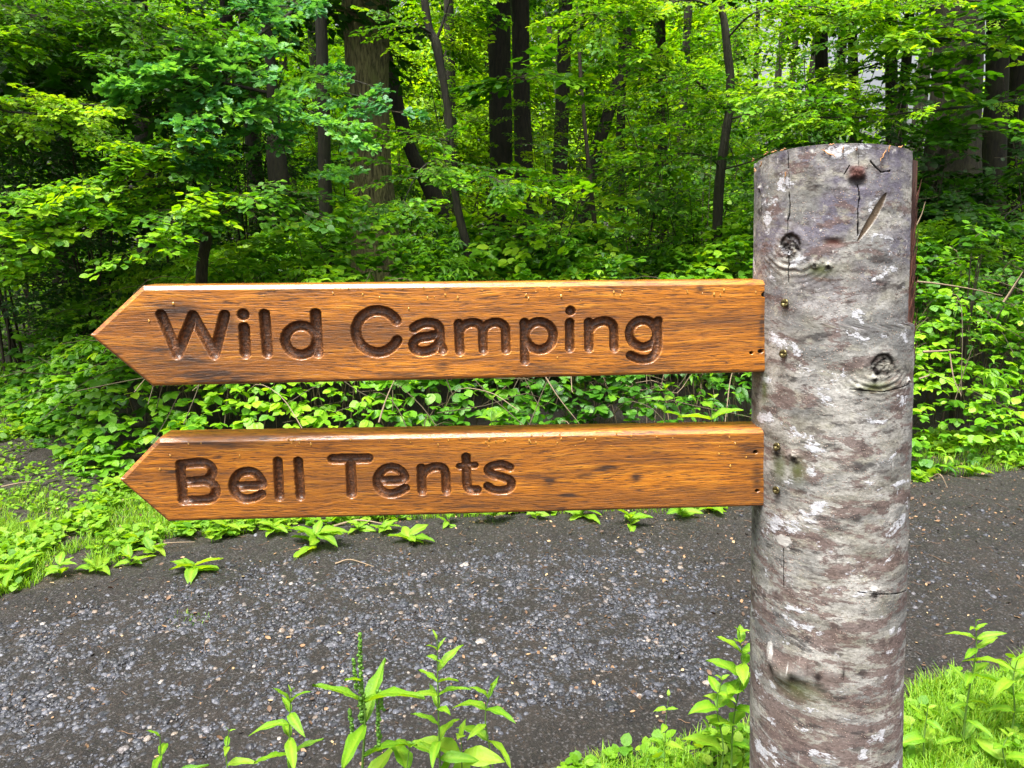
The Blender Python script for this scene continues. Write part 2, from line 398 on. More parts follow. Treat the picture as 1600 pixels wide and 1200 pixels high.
YA = np.interp(Z, [-.1, 1.6], [axis(-.1)[1], axis(1.6)[1]])
RA = 0.1020+(0.0918-0.1020)*(Z-.62)/.88+np.where(Z < .35, (.35-Z)**2*.12, 0)
S = TT*0.095      # arc length
D = 0.0022*noise2(S*9, Z*6, 1, 3)+0.0016*noise2(S*40, Z*60, 2, 3)+.0035*noise2(S*4, Z*3, 8, 2)
DARK = np.zeros_like(D); MOSS = np.zeros_like(D); BROWN = np.zeros_like(D); PALE = np.zeros_like(D)
def gauss(px, py, rx, ry, p=2):
    a, z = on_post(px, py); sx = rx*.95/1200; sz = ry*.97/1200
    return np.exp(-(np.abs((TT-a)*.095/sx)**p+np.abs((Z-z)/sz)**p)), (TT-a)*.095/sx, (Z-z)/sz
def crack(pts, wpx=1.5, depth=.005):
    for (x0, y0), (x1, y1) in zip(pts[:-1], pts[1:]):
        a0, z0 = on_post(x0, y0); a1, z1 = on_post(x1, y1)
        X0, X1 = a0*.095, a1*.095; dx, dz = X1-X0, z1-z0; L2 = dx*dx+dz*dz
        t = np.clip(((S-X0)*dx+(Z-z0)*dz)/L2, 0, 1)
        d = np.hypot(S-X0-t*dx, Z-z0-t*dz)+.0016*noise2(S*190, Z*190, 5, 3)
        g = np.clip(1-d/(wpx*.95/1200), 0, 1)
        D[...] -= depth*g; DARK[...] = np.maximum(DARK, np.clip(g*2.2, 0, 1))
# big knot, upper left of the bark
for (kx, ky, rr, seed) in ((1248, 386, 19, 3), (1380, 572, 18, 4)):
    g, u, v = gauss(kx, ky, rr, rr); r_ = np.hypot(u, v)+.35*noise2(S*70, Z*70, seed, 2)
    D += .0016*np.exp(-((r_-1.2)/.3)**2)*np.clip(v+.2, 0, 1)-.0030*np.exp(-(r_/.9)**2)+.0045*noise2(S*90, Z*140, seed+3, 3)*np.exp(-(r_/1.2)**4)
    D += .0005*np.sin(r_*13)*np.exp(-(r_/1.3)**2)+.006*noise2(S*220, Z*220, seed+9, 2)*np.exp(-(r_/.9)**4)
    DARK = np.maximum(DARK, np.clip(.98*np.exp(-(r_/1.05)**6)*(.66+2.6*noise2(S*190, Z*280, seed+20, 3)), 0, 1))
    DARK = np.maximum(DARK, .95*np.exp(-((r_-.95)/.16)**2)*(v > .1))
    PALE = np.maximum(PALE, .10*np.exp(-((r_-1.5)/.3)**2)*(v > 0))
    # folded bark fanning out beneath and beside the knot
    fan = np.exp(-((v+1.5)/1.1)**2-(u/2.6)**2)
    D += .0005*fan*np.sin(11*(v-.16*u*u)+2.5*noise2(S*30, Z*30, seed+5, 2)*4)
    DARK = np.maximum(DARK, (.55*fan*(np.sin(8*(v-.16*u*u)+6*noise2(S*30, Z*30, seed+5, 2)) < -.62)))
crack([(1246, 300), (1248, 318), (1247, 334), (1243, 345), (1244, 372)], 1.3)
crack([(1246, 262), (1247, 300)], .6, .002)
crack([(1243, 236), (1245, 262)], 1.2); crack([(1242, 395), (1246, 412), (1244, 424), (1245, 442)], 1.2)
crack([(1368, 224), (1367, 240), (1368, 260)], .7, .002); crack([(1367, 290), (1369, 310), (1366, 330), (1366, 368)], 1.2)
crack([(1385, 252), (1394, 262), (1402, 270), (1414, 268)], .9, .003)
crack([(1345, 272), (1353, 259)], .9, .002)
crack([(1343, 925), (1380, 928), (1418, 920)], .9, .0015); crack([(1330, 608), (1380, 612), (1420, 600)], 1.0, .002)
crack([(1225, 858), (1226, 920)], .8, .001)
# torn wound near the top
g, u, v = gauss(1365, 270, 14, 10, 4); D += .0022*g*(1+2*noise2(S*150, Z*150, 68, 3)); BROWN = np.maximum(BROWN, g)
g, u, v = gauss(1366, 285, 12, 7, 4); D -= .003*g; DARK = np.maximum(DARK, .6*g*(1+2*noise2(S*150, Z*150, 70, 3)))
g, u, v = gauss(1325, 378, 15, 5, 3); BROWN = np.maximum(BROWN, g); D -= .0015*g
# long sliver scar
def scar(p0, p1, w0, w1):
    a0, z0 = on_post(*p0); a1, z1 = on_post(*p1); X0, X1 = a0*.095, a1*.095; dx, dz = X1-X0, z1-z0; L2 = dx*dx+dz*dz
    t = ((S-X0)*dx+(Z-z0)*dz)/L2; d = np.abs((S-X0)*dz-(Z-z0)*dx)/math.sqrt(L2)
    wd = (w0+(w1-w0)*np.clip(t, 0, 1))*.95/1200*np.sin(np.clip(t, 0, 1)*math.pi)**.5
    return ((t > 0) & (t < 1) & (d < wd)).astype(float)
g = scar((1409, 302), (1365, 377), 7, 4); D -= .0025*g; SCAR = g.copy()
# small knots
for (kx, ky, rr) in ((1293, 416, 5), (1317, 416, 5), (1190, 296, 5), (1232, 475, 0), (1367, 926, 7), (1214, 706, 8), (1241, 716, 9), (1369, 592, 5), (1345, 606, 5), (1419, 595, 4)):
    if rr == 0: continue
    g, u, v = gauss(kx, ky, rr, rr*.8); u = u+.5*noise2(S*200, Z*200, kx, 2); v = v+.7*noise2(S*200, Z*200, ky, 2); D += .0034*np.exp(-(u*u+(v-.3)**2))*(1+1.5*noise2(S*260, Z*260, 77, 2)); D -= .003*np.exp(-((u*2)**2+(v*2)**2))
    DARK = np.maximum(DARK, .9*np.exp(-((u*1.3)**4+((v+.5)*1.6)**4))); PALE = np.maximum(PALE, .2*np.exp(-(u*u+(v-1)**2)))
for (kx, ky, rx, ry) in ((1218, 728, 14, 22), (1246, 735, 14, 20), (1195, 606, 9, 22), (1245, 1075, 34, 18), (1300, 422, 22, 10), (1372, 604, 30, 8)):
    g, u, v = gauss(kx, ky, rx, ry); MOSS = np.maximum(MOSS, g*.8)
# branch scar ledge low down, with the shadow beneath it painted dark
def ledge(pts, hpx, out):
    for (x0, y0), (x1, y1) in zip(pts[:-1], pts[1:]):
        a0, z0 = on_post(x0, y0); a1, z1 = on_post(x1, y1); X0, X1 = a0*.095, a1*.095
        t = np.clip((S-X0)/(X1-X0), 0, 1); inside = ((S >= X0) & (S <= X1))
        zc = z0+(z1-z0)*t+.006*noise2(S*90, Z*30, 66, 3); dz = (Z-zc)/(hpx*.95/1200)
        D[...] += inside*out*np.where(dz > 0, np.exp(-dz**2/3), np.exp(-(dz*3)**2)); 
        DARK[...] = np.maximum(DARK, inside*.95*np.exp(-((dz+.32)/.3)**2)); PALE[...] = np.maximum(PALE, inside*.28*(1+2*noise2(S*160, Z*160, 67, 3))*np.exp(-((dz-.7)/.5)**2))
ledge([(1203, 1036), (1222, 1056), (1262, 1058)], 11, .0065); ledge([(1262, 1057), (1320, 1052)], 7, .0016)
nzp = noise2(S*130, Z*130, 69, 3)
for (cx_, cy_, rx_, ry_) in ((1226, 846, 11, 9), (1203, 1014, 7, 11), (1180, 690, 4, 8)):
    PALE = np.maximum(PALE, .85*np.clip((gauss(cx_, cy_, rx_, ry_)[0]+nzp-.32)*9, 0, 1))
# warty lenticels
r2 = np.random.default_rng(3)
LEN = np.zeros_like(D)
# edge of the bark curls out and is ragged where it was sawn
edge = np.exp(-(TH1-TT)*.095/.0018); D -= .002*edge
tedge = np.exp(-(Z[-1][None, :]-Z)/.004); D += .0018*tedge*(noise2(S*120, Z*0+1, 7, 3)); DARK = np.maximum(DARK, .6*np.exp(-(Z[-1][None, :]-Z)/.0016))
R = RA+D
# torn-off bark on the right near the top: bark ends earlier
thend = TH1-.02-.27*np.clip((Z-1.325)/.006, 0, 1)+.05*noise2(Z*25, Z*0, 12, 4)
Tw = TH0+(thend-TH0)*((TT-TH0)/(TH1-TH0))
V = np.stack([XA+R*np.cos(Tw), YA+R*np.sin(Tw), Z], -1)
Vin = np.stack([XA+(RA-.009)*np.cos(Tw), YA+(RA-.009)*np.sin(Tw), Z], -1)
nz, nt_ = Z.shape
i = (np.arange(nz-1)[:, None]*nt_+np.arange(nt_-1)[None]).ravel()
Q = np.stack([i, i+1, i+nt_+1, i+nt_], -1)
base = nz*nt_
# rims: top and right edge folded in by the bark's thickness
topV = Vin[-1]; rV = Vin[:, -1]
Q2 = [[(nz-1)*nt_+k, (nz-1)*nt_+k+1, base+k+1, base+k] for k in range(nt_-1)]
b2 = base+nt_
Q3 = [[k*nt_+nt_-1, b2+k, b2+k+1, (k+1)*nt_+nt_-1] for k in range(nz-1)]
allV = np.vstack([V.reshape(-1, 3), topV, rV])-PO
uvs = np.vstack([np.stack([S.ravel(), Z.ravel()], -1), np.stack([S[-1], Z[-1]+.01], -1), np.stack([S[:, -1]+.01, Z[:, -1]], -1)])
def ext(a, v1=.5): return np.concatenate([a.ravel(), np.full(nt_, v1), np.full(nz, v1)])

m, t, b = mat('bark_of_post'); N = NT(t)
uvn = N.n('ShaderNodeUVMap').outputs[0]
hz = lambda a, c, loc=(0, 0, 0): N.mapping(uvn, (a, c, 1), loc)
nA = N.noise(hz(16, 30), 1.0, 6, .66, .2)
base_c = N.mix(N.ramp(nA, [(.36, 0), (.62, 1)]), (.23, .218, .175), (.52, .505, .47))
nG = N.noise(hz(9, 14, (3, 1, 0)), 1.0, 5, .6)
base_c = N.mix(N.ramp(nG, [(.46, 0), (.6, .75)]), base_c, (.16, .165, .165))
# bluish grey weathering near the sawn top
sepz = N.n('ShaderNodeSeparateXYZ'); N.lk(uvn, sepz.inputs[0])
topm = N.ramp(sepz.outputs[1], [(0, 0), (.999, 1)])
zt = N.math('MULTIPLY', N.math('SUBTRACT', sepz.outputs[1], 1.30), 7.0, True)
blu = N.math('MULTIPLY', zt, N.ramp(N.noise(hz(14, 18, (7, 2, 0)), 1.0, 6, .65), [(.44, 0), (.58, 1)]))
base_c = N.mix(blu, base_c, (.16, .148, .19))
# red-brown blotches lying across the grain, stronger lower down
nB = N.noise(hz(15, 40, (1, 5, 0)), 1.0, 8, .70, .25)
low = N.math('MULTIPLY', N.math('SUBTRACT', 1.42, sepz.outputs[1]), .15)
fz = N.math('MULTIPLY', N.math('SUBTRACT', N.noise(hz(110, 170, (1, 1, 0)), 1.0, 5, .75), .5), .22)
brn = N.ramp(N.math('ADD', N.math('ADD', nB, low), fz), [(.555, 0), (.59, 1)])
base_c = N.mix(N.math('MULTIPLY', brn, .80), base_c, N.mix(N.noise(hz(90, 90), 1.0, 3), (.095, .058, .052), (.215, .145, .13)))
nD = N.noise(hz(15, 34, (9, 9, 0)), 1.0, 7, .68, .2)
base_c = N.mix(N.ramp(nD, [(.575, 0), (.63, .8)]), base_c, (.05, .047, .047))
nE = N.noise(hz(38, 85, (5, 3, 0)), 1.0, 7, .72, .2)
base_c = N.mix(N.ramp(nE, [(.54, 0), (.60, .62)]), base_c, (.06, .045, .042))
nF = N.noise(hz(30, 60, (8, 2, 0)), 1.0, 7, .72, .2)
base_c = N.mix(N.ramp(nF, [(.56, 0), (.62, .6)]), base_c, (.40, .385, .31))
# crusty whitish lichen
nW = N.noise(hz(17, 32, (4, 8, 0)), 1.0, 7, .66, .3)
wht = N.ramp(N.math('ADD', nW, fz), [(.592, 0), (.622, 1)])
base_c = N.mix(N.math('MULTIPLY', wht, .95), base_c, (.66, .67, .71))
lit = N.noise(hz(210, 300), 1.0, 4, .75)
base_c = N.mix(N.ramp(lit, [(.36, .75), (.58, 0)]), base_c, N.mix(.6, base_c, (.03, .025, .02)))
# lenticels
vd = N.vor(N.mapping(uvn, (1, 1.3, 1)), 260.0)
sp = N.ramp(vd, [(.14, 1), (.24, 0)])
spm = N.math('MULTIPLY', sp, N.ramp(N.noise(hz(24, 30, (2, 2, 0)), 1.0, 3), [(.40, .15), (.55, 1)]))
base_c = N.mix(N.math('MULTIPLY', spm, .8), base_c, (.45, .33, .27))
base_c = N.mix(N.attr('moss'), base_c, (.075, .095, .018))
base_c = N.mix(N.attr('pale'), base_c, (.62, .60, .56))
base_c = N.mix(N.attr('brown'), base_c, (.085, .035, .028))
base_c = N.mix(N.attr('scar'), base_c, N.mix(N.noise(hz(150, 30), 1.0, 4), (.10, .07, .045), (.20, .15, .10)))
base_c = N.mix(N.attr('dark'), base_c, (.010, .007, .006))
N.lk(base_c, b.inputs['Base Color']); setv(b, Roughness=.78)
b.inputs['Specular IOR Level'].default_value = .22
h = N.math('ADD', N.math('MULTIPLY', spm, .45), N.math('MULTIPLY', nA, .6))
h = N.math('ADD', h, N.math('MULTIPLY', lit, .25)); h = N.math('ADD', h, N.math('MULTIPLY', wht, .25))
h = N.math('ADD', h, N.math('MULTIPLY', N.noise(hz(60, 95), 1.0, 5, .7), .6))
N.lk(N.bump(h, 1.0, .0013), b.inputs['Normal'])
me = mesh('bark', allV, None, np.vstack([Q, Q2, Q3]), {'dark': ext(DARK, .8), 'moss': ext(MOSS, 0), 'pale': ext(PALE, 0), 'brown': ext(BROWN, .8), 'scar': ext(SCAR, 0)}, [m], uv=uvs)
bark = link('bark', me, post_root); bark['label'] = 'grey bark with lichen blotches, knots and cracks'

# heartwood core with the flat sawn side facing right
mw, t, b = mat('split_heartwood'); N = NT(t)
tc = N.n('ShaderNodeTexCoord').outputs['Object']
f1 = N.noise(N.mapping(tc, (260, 260, 9)), 1.0, 6, .7, .3); f2 = N.noise(N.mapping(tc, (60, 60, 5)), 1.0, 3)
wc = N.ramp(f1, [(.3, (.045, .014, .008)), (.5, (.17, .055, .03)), (.66, (.30, .12, .07)), (.8, (.42, .24, .15))])
wc = N.mix(N.ramp(f2, [(.42, .8), (.6, 0)]), wc, (.03, .012, .009))
N.lk(wc, b.inputs['Base Color']); setv(b, Roughness=.7); N.lk(N.bump(f1, 1.0, .004), b.inputs['Normal'])
mb = MB(); nk = 96; zs = np.concatenate([np.linspace(-.1, 1.2, 30), np.linspace(1.21, 1.0, 0), np.linspace(1.215, 1.49, 120)])
rows = []
ZT = float(top_z(np.array([_ta0-.1]))[0])-.001
for z in zs:
    z = min(z, 1.49); x, y, r = axis(z); a = np.linspace(0, 2*math.pi, nk, endpoint=False)
    cosn = np.cos(a-.25); lim = np.where(cosn > .05, (r*.93)/np.maximum(cosn, .05), 9)
    rr = np.minimum(np.full(nk, r-.0045), lim)+.0016*noise2(a*40, np.full(nk, z*6), 30, 3)
    rows.append(np.stack([x+rr*np.cos(a), y+rr*np.sin(a), z*ZT/1.49+0*a], -1))
V = np.array(rows); n = len(zs)
i = np.arange(n-1)[:, None]*nk; j = np.arange(nk)[None]; j2 = (j+1) % nk
mb.add(V.reshape(-1, 3)-PO, None, np.stack([i+j, i+j2, i+nk+j2, i+nk+j], -1).reshape(-1, 4))
mb.add(np.vstack([V[-1], V[-1].mean(0)[None]])-PO, [[k, (k+1) % nk, nk] for k in range(nk)])
core = mb.build('heartwood', [mw], post_root); core['label'] = 'reddish split heartwood along the sawn side'

# small strips of torn bark at the sawn rim and the sawdust curls
mb = MB(); r2 = np.random.default_rng(5)
mc, t, b = mat('sawdust_curl'); setv(b, Base_Color=(.42, .21, .08), Roughness=.7)
for (px, py, L, a) in ((1192, 257, 9, 1.2), (1183, 266, 7, 2.2), (1229, 275, 13, 1.5), (1295, 240, 22, -.5), (1317, 234, 9, 1.5), (1338, 233, 6, 1.6), (1378, 243, 18, 1.1), (1387, 232, 10, 1.4), (1200, 240, 9, .4), (1212, 237, 10, .2), (1226, 234, 9, .3), (1180, 250, 8, .6), (1404, 230, 8, .2), (1300, 226, 7, .1)):
    an, z = on_post(px, py); x, y, r = axis(z); r += .0025
    s = np.linspace(-.5, .5, 6)*L*.95/1200
    P = [(x+(r+.001*math.cos(3*k))*math.cos(an+math.cos(a)*v/r), y+(r+.001*math.cos(3*k))*math.sin(an+math.cos(a)*v/r), z+math.sin(a)*v+.0008*math.sin(2*k)) for k, v in enumerate(s)]
    tube(mb, np.array(P)-PO, [.0003, .0006, .0008, .0008, .0006, .0003], 5)
o = mb.build('wood_shaving', [mc], post_root); o['kind'] = 'stuff'; o['label'] = 'orange saw shavings stuck to the bark below the top'

# splintered fibres at the torn top right edge
mb = MB()
for k in range(38):
    z0 = r2.uniform(1.27, 1.48); an = TH1-.02-.27*(z0 > 1.325)+r2.uniform(-.02, .24); x, y, r = axis(z0)
    L = r2.uniform(.015, .06); r += -.003
    P = [(x+(r+o_)*math.cos(an+w_), y+(r+o_)*math.sin(an+w_), z0+f*L) for f, o_, w_ in ((-.5, 0, 0), (0, .0016, .004), (.5, r2.uniform(.001, .005), r2.uniform(-.02, .02)))]
    tube(mb, np.array(P)-PO, [.0012, .001, .0002], 4)
mb.build('splinter', [mw], post_root)

# ------------------------------------------------------------------ finger boards
mbd, t, b = mat('oiled_oak_board'); N = NT(t)
tc = N.n('ShaderNodeTexCoord').outputs['Object']
oi = N.n('ShaderNodeObjectInfo').outputs['Random']
off = N.n('ShaderNodeCombineXYZ'); N.lk(N.math('MULTIPLY', oi, 7.0), off.inputs[0]); N.lk(N.math('MULTIPLY', oi, 3.0), off.inputs[2])
va = N.n('ShaderNodeVectorMath', operation='ADD'); N.lk(tc, va.inputs[0]); N.lk(off.outputs[0], va.inputs[1]); pv = va.outputs[0]
warp = N.n('ShaderNodeVectorMath', operation='ADD')
wn = N.n('ShaderNodeTexNoise'); wn.inputs['Scale'].default_value = 5.0; N.lk(N.mapping(pv, (.7, 1, 2.2)), wn.inputs['Vector'])
wsc = N.n('ShaderNodeVectorMath', operation='SCALE'); N.lk(wn.outputs['Color'], wsc.inputs[0]); wsc.inputs['Scale'].default_value = .028
N.lk(pv, warp.inputs[0]); N.lk(wsc.outputs[0], warp.inputs[1]); wv = warp.outputs[0]
g1 = N.noise(N.mapping(wv, (13, 100, 300)), 1.0, 5, .6)              # broad grain bands
g2 = N.noise(N.mapping(wv, (52, 300, 850)), 1.0, 4, .65)            # pores
g3 = N.noise(N.mapping(wv, (3.0, 10, 26)), 1.0, 4, .6)            # large tone patches
col = N.ramp(g1, [(.28, (.14, .042, .004)), (.41, (.37, .122, .007)), (.54, (.56, .19, .010)), (.71, (.73, .31, .026))])
col = N.mix(N.ramp(g3, [(.38, .6), (.6, 0)]), col, (.20, .068, .012))
col = N.mix(N.ramp(g2, [(.38, .95), (.48, 0)]), col, (.075, .026, .007))
blot = N.noise(N.mapping(pv, (18, 18, 48), (2, 0, 5)), 1.0, 5, .7)
col = N.mix(N.ramp(blot, [(.66, 0), (.76, .75)]), col, (.045, .025, .014))
col = N.mix(N.attr('stain'), col, (.05, .022, .010))
gd = N.attr('groove')
gn = N.noise(N.mapping(pv, (300, 300, 300)), 1.0, 4, .7)
gcol = N.ramp(gn, [(.35, (.026, .011, .005)), (.52, (.12, .042, .012)), (.68, (.32, .12, .035))])
col = N.mix(gd, col, gcol)
N.lk(col, b.inputs['Base Color']); setv(b, Roughness=.42, Coat_Weight=.6, Coat_Roughness=.14)
N.lk(N.ramp(g2, [(.3, .6), (.6, .36)]), b.inputs['Roughness'])
hh = N.math('ADD', N.math('MULTIPLY', g2, 1.0), N.math('MULTIPLY', g1, .5))
hh = N.math('ADD', hh, N.math('MULTIPLY', N.math('MULTIPLY', gn, gd), 1.6))
bn = N.bump(hh, .8, .0012); N.lk(bn, b.inputs['Normal']); N.lk(N.bump(hh, .3, .0007), b.inputs['Coat Normal'])
mhole, t, b = mat('hole_interior'); setv(b, Base_Color=(.01, .008, .006), Roughness=.9)
mdrop, t, b = mat('rain_water_painted_glow'); setv(b, Base_Color=(.80, .40, .07), Roughness=.02, Transmission_Weight=.45, IOR=1.33, Coat_Weight=.6, Coat_Roughness=.02)  # orange base colour paints the glow of wood through the drop

def board(strokes, out, pose, holes, drops, stains, label, thick=.045):
    X, Y, Zc, yaw, roll, pit = pose
    ux = np.array([math.cos(yaw), math.sin(yaw), 0]); uz = np.array([0, 0, 1.0]); n0 = np.cross(ux, uz)
    uz2 = math.cos(pit)*uz+math.sin(pit)*n0; nn = np.cross(ux, uz2)
    u = math.cos(roll)*ux+math.sin(roll)*uz2; w_ = -math.sin(roll)*ux+math.cos(roll)*uz2
    o3 = np.array([X, Y, Zc])
    tip, tl, tr, br, bl = [np.array(p)/1000 for p in out]
    tr = tr+(tr-tl)/np.linalg.norm(tr-tl)*.07; br = br+(br-bl)/np.linalg.norm(br-bl)*.07     # tenon runs into the log
    poly = [tip, bl, br, tr, tl]
    xs = np.concatenate([np.linspace(tip[0]+.0002, tl[0], 90, endpoint=False), np.arange(tl[0], tr[0]-.075, .00068), np.linspace(tr[0]-.075, tr[0], 60)])
    vv = np.linspace(0, 1, 176); vv = .5-.5*np.cos(vv*math.pi)*.35-(.5-vv)*.65*1.0 if False else vv
    v1 = np.linspace(0, .045, 9)[:-1]; vv = np.concatenate([v1, np.linspace(.045, .955, 158), 1-v1[::-1]])
    top = np.where(xs < tl[0], tip[1]+(tl[1]-tip[1])*(xs-tip[0])/(tl[0]-tip[0]), tl[1]+(tr[1]-tl[1])*(xs-tl[0])/(tr[0]-tl[0]))
    bot = np.where(xs < bl[0], tip[1]+(bl[1]-tip[1])*(xs-tip[0])/(bl[0]-tip[0]), bl[1]+(br[1]-bl[1])*(xs-bl[0])/(br[0]-bl[0]))
    XX = np.repeat(xs[None], len(vv), 0); WW = bot[None]+(top-bot)[None]*vv[:, None]
    # distance to outline (for the rounded arris)
    dist = np.full(XX.shape, 9.0)
    for k in range(5):
        a, c = poly[k], poly[(k+1) % 5]
        if k == 2: continue
        e = c-a; L = np.hypot(*e); dist = np.minimum(dist, (-(XX-a[0])*e[1]+(WW-a[1])*e[0])/L)
    rad = np.where(WW > .004, .0048, .0045)
    dd = np.clip(dist, 0, rad); rnd_ = rad-np.sqrt(np.maximum(rad**2-(rad-dd)**2, 0)); dep = np.where(WW > .004, np.clip(rad-dist, 0, rad)*.95, rnd_)
    dep += .0004*(noise2(XX*14, WW*50, 3, 3)+.5)
    # letters: round-nosed router grooves
    groove = np.zeros_like(XX)
    for wd, pts in strokes:
        hw = wd/1000*1.07; P = np.array(pts)/1000
        lo = P.min(0)-hw*1.3; hi = P.max(0)+hw*1.3
        ci = np.where((xs > lo[0]) & (xs < hi[0]))[0]
        if not len(ci): continue
        sl = slice(ci[0], ci[-1]+1); x = XX[:, sl]; y = WW[:, sl]; dm = np.full(x.shape, 9.0)
        for k in range(max(1, len(P)-1)):
            a = P[k]; c = P[min(k+1, len(P)-1)]; e = c-a; L2 = max((e**2).sum(), 1e-12)
            tt = np.clip(((x-a[0])*e[0]+(y-a[1])*e[1])/L2, 0, 1)
            dm = np.minimum(dm, np.hypot(x-a[0]-tt*e[0], y-a[1]-tt*e[1]))
        dm = dm+.0006*noise2(x*420, y*420, 11, 3)
        q = np.clip(dm/hw, 0, 1); gdp = .0086*np.clip(1-q**2.8, 0, 1)**.60
        groove[:, sl] = np.maximum(groove[:, sl], gdp)
    dep += groove+.0005*(groove > .004)*noise2(XX*420, WW*420, 13, 2)
    hm = np.zeros_like(XX)
    for hx, hy, hr in holes:
        q = np.hypot((XX-hx/1000)/hr*1000*.8, (WW-hy/1000)/hr*1000); g = np.clip(1.25-q, 0, 1); dep += .007*np.clip(g*2, 0, 1); hm = np.maximum(hm, np.clip(g*4, 0, 1))
    st = .8*np.clip(noise2(XX*9+sum(out[0]), WW*60, 31, 5)-.10, 0, .3)/.3+.35*np.clip(noise2(XX*3+7, WW*14, 32, 4)-.08, 0, .3)/.3
    for sx, sy, rx, ry, a in stains:
        q = np.exp(-((XX-sx/1000)/rx*1000)**2-((WW-sy/1000)/ry*1000)**2)*(1+2.4*noise2(XX*45, WW*260, int(abs(sx)) % 50, 4)); st = np.maximum(st, np.clip(a*q, 0, 1))
    st = np.maximum(st, .55*np.exp(-np.clip(dist, 0, 1)/.0035)*(WW < 0)*(1+noise2(XX*60, WW*60, 9, 2)))  # lower edge darkened as well
    gm = np.maximum(np.clip(groove/.0035, 0, 1)**1.0*.92, 0)
    st = np.maximum(st, hm)  # drilled holes darkened inside
    loc = np.stack([XX, dep, WW], -1).reshape(-1, 3)       # local: x along, y into the board, z up
    nr, nc = XX.shape; ii = (np.arange(nr-1)[:, None]*nc+np.arange(nc-1)[None]).ravel()
    Q = [np.stack([ii, ii+1, ii+nc+1, ii+nc], -1)]
    # back face and rim
    back = loc.copy(); back[:, 1] = thick-dep.ravel()*0-np.clip(.003-dist.ravel(), 0, .003)
    nb = len(loc); Q.append(np.stack([ii+nc, ii+nc+1, ii+1, ii], -1)+nb)
    def rim(idx):
        idx = np.array(idx); return np.stack([idx[:-1], idx[:-1]+nb, idx[1:]+nb, idx[1:]], -1)
    Q.append(rim(np.arange(nc))); Q.append(rim((nr-1)*nc+np.arange(nc)[::-1])); Q.append(rim(np.arange(nr)[::-1]*nc)); Q.append(rim(np.arange(nr)*nc+nc-1))
    Vv = np.vstack([loc, back]); z0 = np.zeros(nb)
    me = mesh('sign_board', Vv, None, np.vstack(Q), {'groove': np.concatenate([gm.ravel(), z0]), 'stain': np.concatenate([st.ravel(), z0])}, [mbd])
    ob = link('sign_board', me, post_root); ob['label'] = label
    from mathutils import Matrix
    Mx = Matrix(((u[0], -nn[0], w_[0], o3[0]-PO[0]), (u[1], -nn[1], w_[1], o3[1]-PO[1]), (u[2], -nn[2], w_[2], o3[2]-PO[2]), (0, 0, 0, 1)))
    ob.matrix_local = Mx
    # rain drops clinging to the face
    V, T = [], []
    k = 10; V = [(0, -.55, 0)]; 
    for r_i, (rr, hh_) in enumerate(((.45, -.5), (.8, -.3), (1, .02))):
        for j in range(k):
            a = 2*math.pi*j/k; V.append((rr*math.cos(a)*.62, hh_-(.12 if math.sin(a) < -.3 else 0)*(1-r_i*.4), rr*math.sin(a)*(1.0 if math.sin(a) > 0 else .8)))
    T = [[0, 1+j, 1+(j+1) % k] for j in range(k)]
    Qd = [[1+r*k+j, 1+(r+1)*k+j, 1+(r+1)*k+(j+1) % k, 1+r*k+(j+1) % k] for r in range(2) for j in range(k)]
    T += [[1+2*k+j, 1+2*k+(j+1) % k, 1+3*k] for j in range(k)]; V.append((0, .02, 0))
    dm_ = mesh('water_drop', np.array(V), T, Qd, None, [mdrop])
    for (dx, dy, s) in drops:
        _g = (np.abs(XX-dx/1000) < .003) & (np.abs(WW-dy/1000) < .003)
        if _g.any() and groove[_g].max() > .0003: continue
        d = link('water_drop', dm_, ob); d.location = (dx/1000, .0003, dy/1000); d.scale = (s/1050, s/1050, s/950)
    return ob
r3 = np.random.default_rng(21)
def rdrops(n, x0, x1, y0, y1):
    return [(r3.uniform(x0, x1), y1-abs(r3.normal())*(y1-y0)*.5, r3.uniform(.9, 2.0)) for _ in range(n)]
DR1 = [(-700, 37, 2.4), (-715, 30, 1.8), (-728, 18, 2.0), (-470, 41, 1.8), (-380, 40, 2), (-300, 42, 2.2), (-258, 40, 2.6), (-195, 44, 2.4), (-105, 43, 1.8), (-72, 40, 2.6), (-60, 45, 2.2), (-20, 42, 1.6), (-500, 12, 1.8), (-437, 28, 1.8), (-415, 40, 1.8), (-470, 27, 1.6), (-595, 14, 2.2), (-178, -4, 1.7), (-410, 12, 1.8), (-262, -33, 1.6), (-505, 52, 1.3), (-600, 45, 1.3)] + rdrops(26, -640, -60, 36, 52)
DR2 = [(-738, 32, 2.0), (-752, 15, 2.2), (-715, 46, 2), (-700, 47, 1.6), (-655, 30, 2), (-582, 45, 2), (-568, 43, 2.5), (-520, 47, 1.6), (-350, 45, 2.2), (-330, 43, 2.0), (-300, 42, 2.4), (-260, 44, 2.2), (-230, 42, 2.0), (-140, 44, 1.8), (-120, 42, 1.5), (-60, 20, 1.6), (-45, 4, 2.4), (-48, 42, 1.6), (-40, 33, 1.6), (-25, 15, 1.7), (-60, 30, 1.4)] + rdrops(34, -600, -160, 34, 50)
